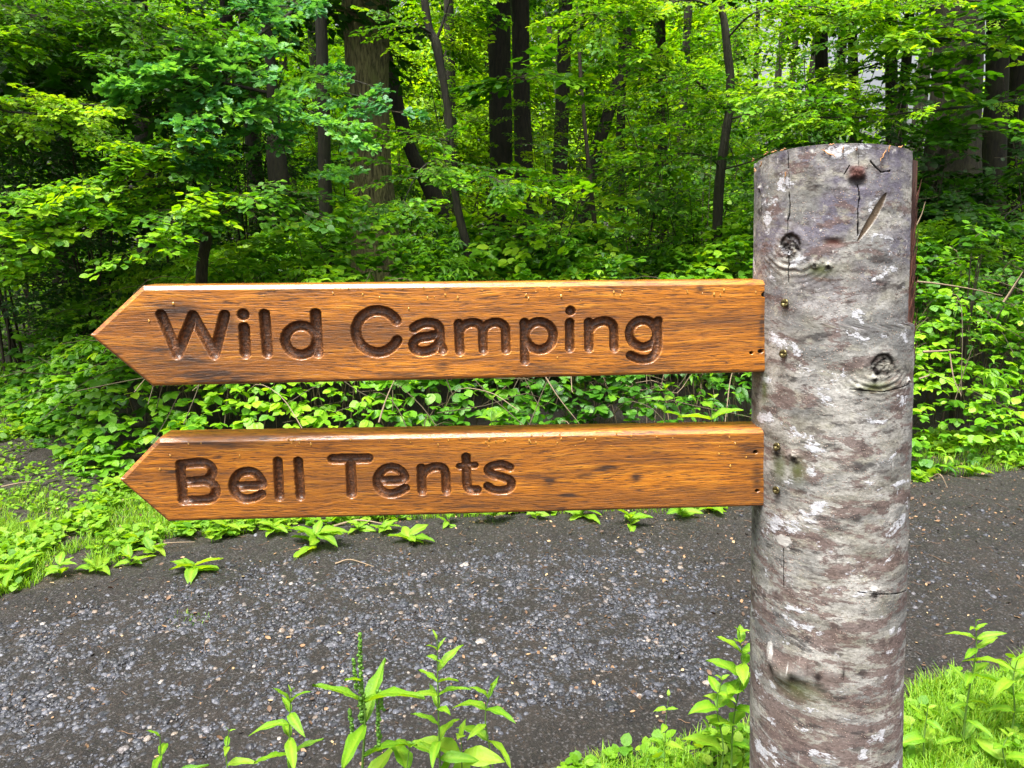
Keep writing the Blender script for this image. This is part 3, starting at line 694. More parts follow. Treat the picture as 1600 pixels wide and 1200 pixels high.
STROKES_1 = [
 (5.79,[(-714.5,24.7),(-700.5,-20.6),(-679.8,23.1),(-659.4,-21.2),(-645,23.4)]),
 (6.46,[(-624.5,23.7),(-624.4,23.6)]),
 (6.06,[(-624.6,8.6),(-624.8,-20.8)]),
 (5.9,[(-600.7,23.6),(-600.1,-21)]),
 (6.16,[(-543.6,23.5),(-543.2,-21.6)]),
 (5.42,[(-543.9,-7.1),(-544.5,-10.7),(-545.9,-14.2),(-548.1,-17.3),(-550.9,-19.9),(-554.2,-21.9),(-557.8,-23.2),(-561.7,-23.8),(-565.5,-23.5),(-569.1,-22.4),(-572.4,-20.6),(-575.2,-18.2),(-577.3,-15.2),(-578.7,-11.9),(-579.4,-8.3),(-579.1,-4.7),(-578.1,-1.1),(-576.3,2.2),(-573.8,5),(-570.8,7.3),(-567.3,9),(-563.6,9.9),(-559.8,10),(-556.1,9.4),(-552.6,8),(-549.5,5.9),(-547,3.2),(-545.2,0),(-544.2,-3.5),(-543.9,-7.1)]),
 (5.79,[(-451.8,14.2),(-453.9,17.2),(-456.5,19.9),(-459.4,22.2),(-462.6,24),(-466.1,25.3),(-469.8,26.1),(-473.5,26.3),(-477.3,26),(-480.9,25.1),(-484.4,23.7),(-487.7,21.8),(-490.6,19.5),(-493.2,16.8),(-495.3,13.7),(-496.9,10.3),(-498.1,6.8),(-498.6,3.1),(-498.6,-0.5),(-498,-4.2),(-496.9,-7.7),(-495.2,-11),(-493.1,-14),(-490.5,-16.6),(-487.5,-18.8),(-484.2,-20.6),(-480.7,-21.8),(-476.9,-22.5),(-473.2,-22.6),(-469.4,-22.2),(-465.7,-21.2),(-462.2,-19.7),(-459,-17.7),(-456.1,-15.2),(-453.6,-12.4),(-451.6,-9.2)]),
 (5.5,[(-431.6,5),(-430.3,5.9),(-429.1,6.7),(-427.8,7.6),(-426.5,8.4),(-425,9.1),(-423.4,9.7),(-421.6,10.2),(-419.8,10.6),(-418,10.9),(-416.1,11),(-414.2,11),(-412.2,10.9),(-410.3,10.6),(-408.4,10.2),(-406.9,9.6),(-405.6,8.8),(-404.5,7.8),(-403.5,6.7),(-402.8,5.4),(-402.1,4),(-401.7,2.6),(-401.5,1),(-401.5,-0.8),(-401.5,-2.6),(-401.4,-4.5),(-401.3,-6.5),(-401.3,-8.7),(-401.3,-10.9),(-401.3,-13),(-401.1,-14.9),(-400.7,-16.5),(-400.3,-17.8),(-399.8,-19.1),(-399.3,-20.3),(-398.8,-21.6)]),
 (5.51,[(-404.4,-3),(-406.4,-3.4),(-408.5,-3.8),(-410.6,-4.2),(-412.6,-4.6),(-414.7,-5),(-416.8,-5.3),(-419,-5.5),(-421.1,-5.7),(-423.2,-6),(-425,-6.4),(-426.6,-7),(-428,-7.7),(-429.4,-8.5),(-430.5,-9.4),(-431.4,-10.3),(-432.1,-11.3),(-432.6,-12.4),(-433,-13.5),(-433.1,-14.6),(-433,-15.7),(-432.8,-16.8),(-432.4,-18),(-431.8,-19.1),(-431,-20.1),(-430,-21),(-428.7,-21.6),(-427.1,-22.1),(-425.3,-22.5),(-423.5,-22.8),(-421.7,-22.8),(-419.8,-22.7),(-417.9,-22.5),(-416,-22),(-414.1,-21.5),(-412.3,-20.8),(-410.6,-20.1),(-408.9,-19.1),(-407.3,-18.1),(-405.9,-17),(-404.7,-15.8),(-403.7,-14.4),(-403.1,-12.9),(-402.5,-11.4),(-402.1,-9.8),(-401.5,-8.2)]),
 (5.45,[(-379.4,9.1),(-378.5,-23.1)]),
 (5.27,[(-378.8,-0.1),(-378.1,1.1),(-377.4,2.4),(-376.7,3.7),(-375.9,4.9),(-375,6),(-373.9,6.9),(-372.6,7.7),(-371.3,8.4),(-369.9,9),(-368.5,9.4),(-367.1,9.8),(-365.6,10.1),(-364,10.3),(-362.5,10.3),(-361,10.2),(-359.6,9.9),(-358.2,9.4),(-356.8,8.9),(-355.5,8.1),(-354.5,7.2),(-353.6,6.2),(-352.8,5),(-352.2,3.6),(-351.7,2.1),(-351.3,0.4),(-351.1,-1.6),(-351,-3.9),(-351.1,-6.3),(-351.1,-8.7),(-351.1,-11),(-351.1,-13.3),(-351,-15.4),(-351,-17.6),(-350.9,-19.8),(-350.9,-22)]),
 (5.31,[(-351.2,-0.6),(-350.6,0.7),(-350.1,2),(-349.6,3.2),(-348.9,4.4),(-348.1,5.5),(-347,6.5),(-345.7,7.4),(-344.2,8.2),(-342.7,8.9),(-341.2,9.5),(-339.7,9.9),(-338,10.1),(-336.4,10.3),(-334.7,10.2),(-333.2,10),(-331.7,9.6),(-330.2,9),(-328.9,8.3),(-327.6,7.4),(-326.6,6.4),(-325.8,5.4),(-325.3,4.3),(-324.8,3),(-324.5,1.6),(-324.3,-0.1),(-324.1,-2.1),(-324,-4.3),(-324,-6.7),(-324,-9.2),(-324,-11.5),(-323.9,-13.7),(-323.8,-15.9),(-323.8,-18.1),(-323.7,-20.3),(-323.7,-22.5)]),
 (5.36,[(-301.9,9.5),(-301.2,-36.2)]),
 (5.37,[(-267.1,-6.8),(-267.5,-10.4),(-268.6,-13.8),(-270.5,-16.8),(-273,-19.4),(-276.1,-21.4),(-279.5,-22.7),(-283.1,-23.2),(-286.7,-22.9),(-290.3,-21.9),(-293.5,-20.1),(-296.3,-17.7),(-298.5,-14.8),(-300,-11.5),(-300.8,-8),(-300.8,-4.4),(-300,-0.9),(-298.4,2.3),(-296.2,5.1),(-293.5,7.4),(-290.3,9),(-286.8,9.9),(-283.1,10.1),(-279.5,9.4),(-276.2,8.1),(-273.1,6),(-270.6,3.4),(-268.7,0.2),(-267.5,-3.2),(-267.1,-6.8)]),
 (5.57,[(-246.8,22.8),(-246.7,22.7)]),
 (5.41,[(-247.4,8.4),(-247.1,-21.8)]),
 (5.44,[(-224.6,8.6),(-223.8,-22.2)]),
 (5.45,[(-223.9,-1.8),(-223.1,-0.5),(-222.4,0.8),(-221.6,2.1),(-220.8,3.3),(-219.7,4.4),(-218.4,5.5),(-216.9,6.5),(-215.3,7.4),(-213.7,8.2),(-212,8.8),(-210.3,9.3),(-208.5,9.6),(-206.7,9.8),(-204.9,9.8),(-203.3,9.6),(-201.7,9.2),(-200.2,8.7),(-198.8,7.9),(-197.5,7),(-196.4,6),(-195.6,4.8),(-194.9,3.5),(-194.4,2),(-194.1,0.4),(-193.7,-1.3),(-193.5,-3.2),(-193.4,-5.3),(-193.4,-7.5),(-193.4,-9.7),(-193.3,-11.9),(-193.2,-14.1),(-193.2,-16.2),(-193.1,-18.4),(-193,-20.6),(-192.9,-22.8)]),
 (5.32,[(-140.8,-6.2),(-141.1,-9.7),(-142.2,-13),(-144,-16),(-146.4,-18.5),(-149.4,-20.4),(-152.8,-21.7),(-156.4,-22.2),(-160.1,-21.9),(-163.6,-20.9),(-166.9,-19.2),(-169.8,-16.9),(-172,-14.1),(-173.7,-10.8),(-174.5,-7.4),(-174.6,-3.9),(-173.9,-0.5),(-172.5,2.6),(-170.3,5.3),(-167.6,7.5),(-164.4,9.1),(-160.9,10),(-157.3,10.1),(-153.7,9.5),(-150.2,8.2),(-147.2,6.2),(-144.6,3.6),(-142.6,0.6),(-141.3,-2.8),(-140.8,-6.2)]),
 (5.35,[(-139.9,8.9),(-139.8,5.7),(-139.7,2.4),(-139.6,-0.8),(-139.5,-4),(-139.4,-7),(-139.3,-10),(-139.2,-12.9),(-139.2,-15.7),(-139.2,-18.3),(-139.4,-20.7),(-139.6,-22.7),(-139.8,-24.5),(-140.2,-26),(-140.6,-27.5),(-141.3,-28.9),(-142.1,-30.4),(-143,-31.9),(-144.1,-33.2),(-145.4,-34.4),(-146.7,-35.4),(-148.3,-36.2),(-150,-36.8),(-151.8,-37.3),(-153.7,-37.6),(-155.6,-37.8),(-157.5,-37.7),(-159.4,-37.5),(-161.4,-37.1),(-163.3,-36.6),(-165,-36),(-166.7,-35.4),(-168.2,-34.7),(-169.7,-33.9),(-171.2,-33.1),(-172.7,-32.3)]),
]
STROKES_2 = [
 (5.67,[(-727.3,20.3),(-727.7,-1),(-728,-24.9)]),
 (5.67,[(-727.3,20.5),(-724.8,20.7),(-722.3,20.9),(-719.8,21.2),(-717.3,21.4),(-714.7,21.6),(-712.2,21.8),(-709.5,22),(-706.9,22.2),(-704.5,22.2),(-702.2,22.2),(-700.2,21.9),(-698.3,21.6),(-696.7,21.2),(-695.1,20.5),(-693.8,19.7),(-692.6,18.7),(-691.5,17.4),(-690.6,16),(-689.9,14.5),(-689.5,13),(-689.4,11.5),(-689.5,9.9),(-689.9,8.3),(-690.4,6.7),(-691.1,5.4),(-692,4.1),(-693.1,3),(-694.3,2),(-695.8,1.1),(-697.3,0.4),(-698.9,-0.1),(-700.4,-0.4),(-702.2,-0.6),(-704.4,-0.8),(-707.1,-1),(-710.5,-1.2),(-714.6,-1.4),(-719,-1.6),(-723.5,-1.8),(-727.8,-2)]),
 (5.71,[(-700.3,-0.6),(-698.5,-1.3),(-696.7,-2),(-694.9,-2.7),(-693.3,-3.4),(-691.9,-4.4),(-690.7,-5.5),(-689.7,-6.9),(-688.9,-8.3),(-688.2,-9.7),(-687.8,-11.2),(-687.6,-12.6),(-687.6,-14.1),(-687.8,-15.6),(-688.2,-17.1),(-688.7,-18.4),(-689.3,-19.7),(-690.1,-20.9),(-691.1,-22.1),(-692.2,-23.2),(-693.5,-24),(-695,-24.6),(-696.5,-25),(-698.3,-25.2),(-700.2,-25.4),(-702.4,-25.5),(-704.8,-25.6),(-707.5,-25.6),(-710.4,-25.6),(-713.3,-25.6),(-715.9,-25.5),(-718.5,-25.5),(-720.9,-25.5),(-723.3,-25.5),(-725.7,-25.5),(-728.1,-25.6)]),
 (5.43,[(-663.4,-8.6),(-660.7,-8.6),(-658.1,-8.6),(-655.4,-8.6),(-652.6,-8.6),(-649.6,-8.5),(-645.9,-8.6),(-641.6,-8.8),(-637.3,-8.9),(-633.6,-8.8),(-631.1,-8.1),(-630,-6.9),(-630,-5.2),(-630.6,-3.3),(-631.6,-1.3),(-632.4,0.5),(-633.2,2.1),(-634.3,3.7),(-635.5,5.3),(-636.8,6.7),(-638.2,7.8),(-639.8,8.7),(-641.6,9.3),(-643.4,9.8),(-645.3,10.1),(-647.2,10.1),(-649.2,10),(-651.3,9.6),(-653.4,9),(-655.3,8.2),(-657.1,7.2),(-658.8,5.8),(-660.4,4.2),(-661.8,2.4),(-663.1,0.5),(-664.1,-1.4),(-664.9,-3.4),(-665.5,-5.5),(-666,-7.7),(-666.2,-9.8),(-666.1,-11.7),(-665.8,-13.4),(-665.3,-15.1),(-664.6,-16.7),(-663.6,-18.2),(-662.6,-19.5),(-661.3,-20.8),(-659.8,-22.1),(-658.2,-23.2),(-656.4,-24.1),(-654.7,-24.8),(-652.8,-25.2),(-650.8,-25.3),(-648.8,-25.3),(-646.8,-25.1),(-644.9,-24.8),(-643.2,-24.5),(-641.5,-24),(-639.8,-23.4),(-638.3,-22.8),(-636.9,-22.2),(-635.8,-21.7),(-634.8,-21.2),(-633.9,-20.7),(-633,-20.2),(-632.1,-19.7)]),
 (5.64,[(-609.6,22),(-610.4,-23.4)]),
 (5.56,[(-584.8,21.5),(-584.7,-23.6)]),
 (5.96,[(-542.9,23.5),(-499.4,23.6)]),
 (6.08,[(-521.2,22.2),(-521.5,-21.8)]),
 (5.43,[(-487.4,-5.4),(-484.1,-5.5),(-480.8,-5.5),(-477.5,-5.6),(-474.2,-5.6),(-471.1,-5.6),(-467.8,-5.5),(-464.3,-5.5),(-461.1,-5.4),(-458.3,-5.1),(-456.4,-4.4),(-455.5,-3.3),(-455.5,-1.7),(-455.9,0),(-456.7,1.7),(-457.4,3.3),(-458.2,4.6),(-459.3,5.9),(-460.4,7.1),(-461.8,8.2),(-463.2,9.1),(-464.7,9.8),(-466.3,10.4),(-468.1,10.9),(-469.9,11.2),(-471.6,11.2),(-473.4,11.2),(-475.2,10.9),(-477,10.5),(-478.7,9.9),(-480.4,9),(-482,7.7),(-483.7,6.2),(-485.2,4.4),(-486.5,2.6),(-487.6,0.8),(-488.4,-1),(-489,-2.8),(-489.3,-4.7),(-489.4,-6.6),(-489.4,-8.5),(-489.1,-10.4),(-488.6,-12.3),(-487.9,-14.1),(-487,-15.9),(-485.9,-17.4),(-484.6,-18.8),(-483,-20),(-481.3,-21.1),(-479.5,-21.9),(-477.7,-22.5),(-475.7,-22.9),(-473.7,-23),(-471.6,-22.9),(-469.6,-22.7),(-467.7,-22.3),(-466,-21.9),(-464.4,-21.2),(-462.9,-20.5),(-461.5,-19.7),(-460.2,-19.1),(-459,-18.5),(-458,-17.9),(-457,-17.4),(-456.1,-16.9),(-455.1,-16.4)]),
 (5.55,[(-434.5,9.5),(-434.3,-20.4)]),
 (5.55,[(-434.5,-1.4),(-433.7,-0.1),(-432.9,1.1),(-432.1,2.4),(-431.2,3.6),(-430.2,4.7),(-429,5.8),(-427.7,6.8),(-426.2,7.7),(-424.7,8.6),(-423.1,9.3),(-421.4,9.8),(-419.6,10.3),(-417.7,10.7),(-415.9,10.8),(-414.2,10.8),(-412.6,10.6),(-411.1,10.2),(-409.7,9.6),(-408.4,8.8),(-407.3,7.9),(-406.5,6.8),(-405.8,5.6),(-405.3,4.2),(-404.9,2.7),(-404.5,1.1),(-404.3,-0.8),(-404.2,-2.8),(-404.2,-5),(-404.2,-7.2),(-404.2,-9.4),(-404.1,-11.6),(-404.1,-13.8),(-404.1,-16.1),(-404,-18.4),(-404,-20.7)]),
 (5.59,[(-378.7,22.5),(-378.6,18.2),(-378.6,13.8),(-378.6,9.5),(-378.5,5.4),(-378.4,1.5),(-378.4,-2),(-378.4,-5.4),(-378.3,-8.5),(-378.2,-11.3),(-377.9,-13.6),(-377.6,-15.5),(-377.2,-17),(-376.6,-18.1),(-375.9,-19),(-374.8,-19.7),(-373.4,-20.2),(-371.6,-20.4),(-369.5,-20.4),(-367.5,-20.5),(-365.5,-20.5)]),
 (4.17,[(-386.9,10.9),(-367.5,11.9)]),
 (5.31,[(-324.5,7.8),(-325.8,8.6),(-327.1,9.4),(-328.3,10.1),(-329.7,10.8),(-331.2,11.3),(-332.8,11.6),(-334.6,11.8),(-336.5,11.9),(-338.3,11.9),(-340.1,11.7),(-342,11.5),(-343.8,11.1),(-345.7,10.7),(-347.3,10.1),(-348.6,9.4),(-349.7,8.6),(-350.6,7.5),(-351.2,6.4),(-351.5,5.3),(-351.5,4.3),(-351.1,3.3),(-350.5,2.3),(-349.5,1.4),(-348.3,0.4),(-346.8,-0.4),(-344.8,-1.2),(-342.4,-1.9),(-339.8,-2.6),(-337.2,-3.3),(-334.8,-4),(-332.5,-4.9),(-330.3,-5.7),(-328.2,-6.6),(-326.3,-7.5),(-324.8,-8.6),(-323.7,-9.7),(-323,-11),(-322.5,-12.3),(-322.4,-13.7),(-322.4,-14.9),(-322.8,-16.1),(-323.5,-17.4),(-324.4,-18.5),(-325.5,-19.6),(-326.9,-20.4),(-328.6,-21),(-330.6,-21.4),(-332.7,-21.7),(-334.9,-21.8),(-337,-21.8),(-338.9,-21.8),(-340.8,-21.6),(-342.6,-21.3),(-344.4,-20.9),(-346,-20.4),(-347.4,-19.7),(-348.7,-18.8),(-349.9,-17.9),(-351.1,-16.9),(-352.3,-16)]),
]

OUT1 = [(-794.1, 3.1), (-732.5, 57.4), (-3.3, 56.3), (5.1, -56.9), (-731.7, -57.0)]
OUT2 = [(-802.7, 2.7), (-751.1, 53.5), (-2.6, 51.2), (2.7, -51.5), (-748.9, -53.2)]
board(STROKES_1, OUT1, (0.31515, 0.932, 1.31843, 0.09783, 0.00236, -0.0265),
      [(-8.7, 39.1, 2.6), (-9.9, -30.2, 2.2), (-21.6, -32, 1.6), (0.2, -36.8, 2.2)], DR1,
      [(-700, 30, 26, 10, 1.0), (-690, -25, 30, 14, .8), (-665, -47, 60, 9, 1.0), (-640, 12, 10, 14, .7), (-715, -15, 25, 5, .6), (-10, 5, 4, 20, 1.0), (-90, 46, 6, 4, 1.0), (-440, -50, 30, 4, .9), (-400, -40, 8, 5, .8), (-170, -50, 60, 5, .7), (-330, 25, 30, 3, .5), (-560, 30, 12, 5, .5)],
      'upper arrow board lettered Wild Camping')
board(STROKES_2, OUT2, (0.32136, 0.930, 1.13748, 0.04878, 0.00545, -0.01657),
      [(-13.6, 21.8, 2.0), (-8.6, -29.7, 1.8)], DR2,
      [(-735, 10, 20, 10, .7), (-690, 45, 60, 6, .7), (-200, 5, 16, 7, 1.0), (-165, -8, 8, 5, 1.0), (-232, -5, 14, 5, .9), (-275, -12, 9, 8, .9), (-250, -30, 14, 3, 1.0), (-20, 25, 20, 12, .9), (-10, -10, 8, 25, .7), (-610, -25, 30, 8, .6), (-90, 38, 5, 2, 1.0), (-125, 12, 60, 4, .5)],
      'lower arrow board lettered Bell Tents')

# screws driven into the bark to hold the boards
msc, t, b = mat('yellow_passivated_steel'); setv(b, Base_Color=(.12, .10, .04), Metallic=.8, Roughness=.42)
def screw(px, py, tilt):
    a, z = on_post(px, py); x, y, r = axis(z); r += .0045
    mb = MB(); k = 20; prof = [(.0, .0006), (.0016, .0006), (.0034, .0008), (.0049, .0004), (.0051, -.0004), (.0048, -.0011), (.0026, -.0036), (.0017, -.0042), (.0016, -.012)]
    V = []
    for rr, hh_ in prof:
        for j in range(k):
            an = 2*math.pi*j/k; cr = 0
            if .001 < rr < .004:   # cross recess pressed into the head
                m4 = abs(math.sin(2*an)); cr = -.0022*(m4 < .45)
            V.append((rr*math.cos(an), hh_+cr if rr > .001 else -.0022, rr*math.sin(an)))
    V = np.array(V); Q = [[i*k+j, (i+1)*k+j, (i+1)*k+(j+1) % k, i*k+(j+1) % k] for i in range(len(prof)-1) for j in range(k)]
    V = V[:, [0, 2, 1]]   # local z outwards
    mb.add(V, None, Q, 0)
    o = mb.build('screw', [msc], post_root)
    nrm = Vector((math.cos(a), math.sin(a), tilt)).normalized()
    o.rotation_euler = nrm.to_track_quat('Z', 'Y').to_euler(); o.location = (x+r*math.cos(a)-PO[0], y+r*math.sin(a)-PO[1], z)
    return o
screw(1229, 473, .25); screw(1227, 552, .15); screw(1217, 697, .2); screw(1216, 765, .1)
# ------------------------------------------------------------------ LEAF AND SPRAY TEMPLATES
def ovate(w=.62, fold=.16, curl=.12):
    V = np.array([(0, 0, 0), (.34, 0, -.0), (.70, 0, -.02), (1, 0, -curl), (.14, w*.33, fold*.3), (.42, w*.5, fold*.5), (.76, w*.34, fold*.25-.02),
                  (.14, -w*.33, fold*.3), (.42, -w*.5, fold*.5), (.76, -w*.34, fold*.25-.02)], float)
    T = [(0, 1, 4), (2, 3, 6), (0, 7, 1), (2, 9, 3)]; Q = [(1, 2, 6, 5), (1, 5, 4, 1)][:1]
    T += [(1, 5, 4), (1, 7, 8)]; Q = [(1, 2, 6, 5), (1, 8, 9, 2)]
    return V, np.array(T), np.array(Q)
def oak():
    # lobed outline, one side: (x, y)
    o = [(.0, .02), (.14, .06), (.22, .17), (.30, .13), (.34, .10), (.42, .27), (.52, .29), (.54, .14), (.64, .34), (.76, .33), (.76, .18), (.88, .24), (.97, .12), (1.0, 0)]
    mid = [(0, 0), (.14, 0), (.22, 0), (.30, 0), (.34, 0), (.42, 0), (.52, 0), (.54, 0), (.64, 0), (.76, 0), (.77, 0), (.88, 0), (.96, 0), (1.0, 0)]
    V = [(a, 0, -.08*a*a) for a, b in mid]+[(a, b, .22*b-.08*a*a+.02*math.sin(9*a)) for a, b in o]+[(a, -b, .22*b-.08*a*a) for a, b in o]
    n = len(o); T = []; Q = []
    for k in range(n-1):
        Q.append((k, k+1, n+k+1, n+k)); Q.append((k+1, k, 2*n+k, 2*n+k+1))
    return np.array(V), np.zeros((0, 3), int), np.array(Q)
def rhomb():
    return np.array([(0, 0, 0), (.45, .32, .08), (1, 0, -.05), (.45, -.32, .08)]), np.array([(0, 2, 1), (0, 3, 2)]), np.zeros((0, 4), int)
LT = {'ovate': ovate(), 'round': ovate(.84, .12, .08), 'oak': oak(), 'lance': ovate(.34, .16, .3), 'rhomb': rhomb()}
def add_leaves(mb, kind, P, az, pitch, roll, size, var, m=0):
    V, T, Q = LT[kind]; n = len(P); k = len(V)
    VV = inst(V, n, frames(az, pitch, roll), P, size)
    off = np.arange(n)[:, None, None]*k
    vv_ = np.repeat(np.clip(var, 0, 1), k)
    if k == 45:      # pale midrib
        vv_ = np.clip(vv_+np.where(np.arange(len(vv_)) % 5 == 0, .38, -.08), 0, 1)
    mb.add(VV, (T[None]+off).reshape(-1, 3) if len(T) else None, (Q[None]+off).reshape(-1, 4) if len(Q) else None, m, vv_)

def spray(kind, seed, L=.5, size=.065, nside=7, leaf_every=.04, spread=.30, droop=.25):
    """one leafy branchlet lying roughly flat, growing along +x; returns leaf placements and twig lines"""
    r = np.random.default_rng(seed); leaves = []; twigs = []
    def run(p0, a0, L, w0, lev):
        n = max(3, int(L/leaf_every)); p = np.array(p0, float); a = a0; pts = [p.copy()]; st = L/n
        for k in range(n):
            a += r.normal(0, .10); z = -droop*st*(k/n)*1.2+r.normal(0, .1)*st
            p = p+np.array([math.cos(a)*st, math.sin(a)*st, z]); pts.append(p.copy())
            s = 1 if k % 2 else -1; f = 1 if k > 0 else .6
            if kind == 'oak':
                if k >= n-3:
                    for q in range(3): leaves.append((*p, a+r.normal(0, .9), r.normal(.05, .35), r.normal(0, .4), size*r.uniform(.7, 1.2)))
                elif r.random() < .4: leaves.append((*p, a+s*r.uniform(.5, 1.2), r.normal(0, .35), r.normal(0, .4), size*r.uniform(.6, 1.1)))
            else:
                leaves.append((*p, a+s*r.uniform(.6, 1.15), r.normal(-.12, .22), r.normal(0, .3), size*r.uniform(.65, 1.15)*f))
            if lev == 0 and k > 0 and k < n-1 and (k % max(1, n//nside) == 0):
                run(p, a+s*r.uniform(.55, .95), L*spread*(1.25-k/n)*r.uniform(.7, 1.2), w0*.5, 1)
        leaves.append((*p, a+r.normal(0, .2), r.normal(-.2, .2), r.normal(0, .2), size*r.uniform(.8, 1.1)))
        twigs.append((np.array(pts), w0))
    run((0, 0, 0), 0, L, .0028, 0)
    return np.array(leaves), twigs
def bake_spray(kind, leafkind, seed, **k):
    lv, tw = spray(kind, seed, **k); mb = MB()
    add_leaves(mb, leafkind, lv[:, :3], lv[:, 3], lv[:, 4], lv[:, 5], lv[:, 6], np.zeros(len(lv)), 0)
    nleaf = len(lv); kv = len(LT[leafkind][0]); nlv = mb.n
    for P, w0 in tw: tube(mb, P, np.linspace(w0, w0*.35, len(P)), 3, 1)
    return dict(V=np.concatenate(mb.V), T=np.concatenate(mb.T) if mb.T else np.zeros((0, 3), int), Q=np.concatenate(mb.Q), TM=np.concatenate(mb.TM) if mb.TM else np.zeros(0), QM=np.concatenate(mb.QM) if mb.QM else np.zeros(0), nleaf=nleaf, kv=kv, nlv=nlv)
def lite_spray(seed, n=34, L=.9, size=.12):
    r = np.random.default_rng(seed); mb = MB()
    x = r.random(n)**.7*L; y = r.normal(0, 1, n)*.22*(1.1-x/L+.15); z = r.normal(0, .06, n)-.15*(x/L)**2
    add_leaves(mb, 'rhomb', np.stack([x, y, z], -1), np.sign(y)*r.uniform(.2, 1.2, n), r.normal(-.1, .4, n), r.normal(0, .5, n), size*r.uniform(.6, 1.2, n), np.zeros(n), 0)
    tube(mb, [(0, 0, 0), (L*.5, 0, -.03), (L*.9, 0, -.12)], [.006, .004, .002], 3, 1)
    return dict(V=np.concatenate(mb.V), T=np.concatenate(mb.T), Q=np.concatenate(mb.Q), TM=np.concatenate(mb.TM), QM=np.concatenate(mb.QM), nleaf=n, kv=4, nlv=n*4)
SPR = {'beech': [bake_spray('beech', 'ovate', 10+i, L=.5, size=.055) for i in range(5)],
       'hazel': [bake_spray('beech', 'round', 30+i, L=.36, size=.054, leaf_every=.045, spread=.42) for i in range(5)],
       'maple': [bake_spray('beech', 'round', 50+i, L=.55, size=.085, leaf_every=.06, nside=5) for i in range(4)],
       'oak': [bake_spray('oak', 'oak', 70+i, L=.30, size=.066, leaf_every=.045, spread=.5) for i in range(5)],
       'far': [lite_spray(90+i, 60, .9, .085) for i in range(5)],
       'lite': [lite_spray(110+i, 40, 1.1, .12) for i in range(5)]}
def put_sprays(mb, kind, P, az, pitch, roll, scale, seed, tone=0.0, tonev=None):
    """tone shifts the per-leaf colour value"""
    r = np.random.default_rng(seed); pick = r.integers(0, len(SPR[kind]), len(P))
    for k, s in enumerate(SPR[kind]):
        w_ = np.where(pick == k)[0]
        if not len(w_): continue
        n = len(w_); V = s['V']; kk = len(V)
        VV = inst(V, n, frames(az[w_], pitch[w_], roll[w_]), P[w_], scale[w_])
        clump = r.normal(.42, .15, n)+tone+(0 if tonev is None else tonev[w_])
        lv = np.clip(clump[:, None]+r.normal(0, .13, (n, s['nleaf'])), 0, 1)
        var = np.zeros((n, kk)); var[:, :s['nlv']] = np.repeat(lv, s['kv'], 1)
        off = np.arange(n)[:, None, None]*kk
        if len(s['T']): mb.T.append((s['T'][None]+off).reshape(-1, 3)+mb.n); mb.TM.append(np.tile(s['TM'], n))
        mb.Q.append((s['Q'][None]+off).reshape(-1, 4)+mb.n); mb.QM.append(np.tile(s['QM'], n))
        mb.V.append(VV.astype(np.float32)); mb.A.append(var.ravel()); mb.n += n*kk

# ------------------------------------------------------------------ TREES
def trunk_poly(Y, pts, top=None):
    """pts: (px, py, half-width px) from top to bottom, drawn on the photograph at distance Y; continued down to the ground"""
    P = [at(px, py, Y) for px, py, h in pts]; R = [h*Y/F*1.02 for *_, h in pts]
    a, c = P[-1], P[-2] if len(P) > 1 else P[-1]+np.array([0, 0, 1])
    g = a.copy(); dz = a[2]-float(gz(a[0], a[1]))+.1; sl_ = (a-c)/max(1e-6, abs((a-c)[2])); g = a+np.clip(sl_, -1, 1)*dz*np.array([.5, .5, 1]); 
    P.append(g); R.append(R[-1]*1.25)
    if top:      # carry the trunk up out of the frame
        a, c = P[0], P[1]; d = (a-c)/np.linalg.norm(a-c); d = d*.7+np.array([0, 0, .3]); d /= np.linalg.norm(d)
        r = np.random.default_rng(int(abs(pts[0][0]))); n = 4
        for k in range(n):
            P.insert(0, P[0]+d*top/n+np.array([r.normal(0, .06), r.normal(0, .06), 0])*top/n); R.insert(0, R[0]*(.82 if k < n-1 else .5))
    return np.array(P[::-1]), np.array(R[::-1])
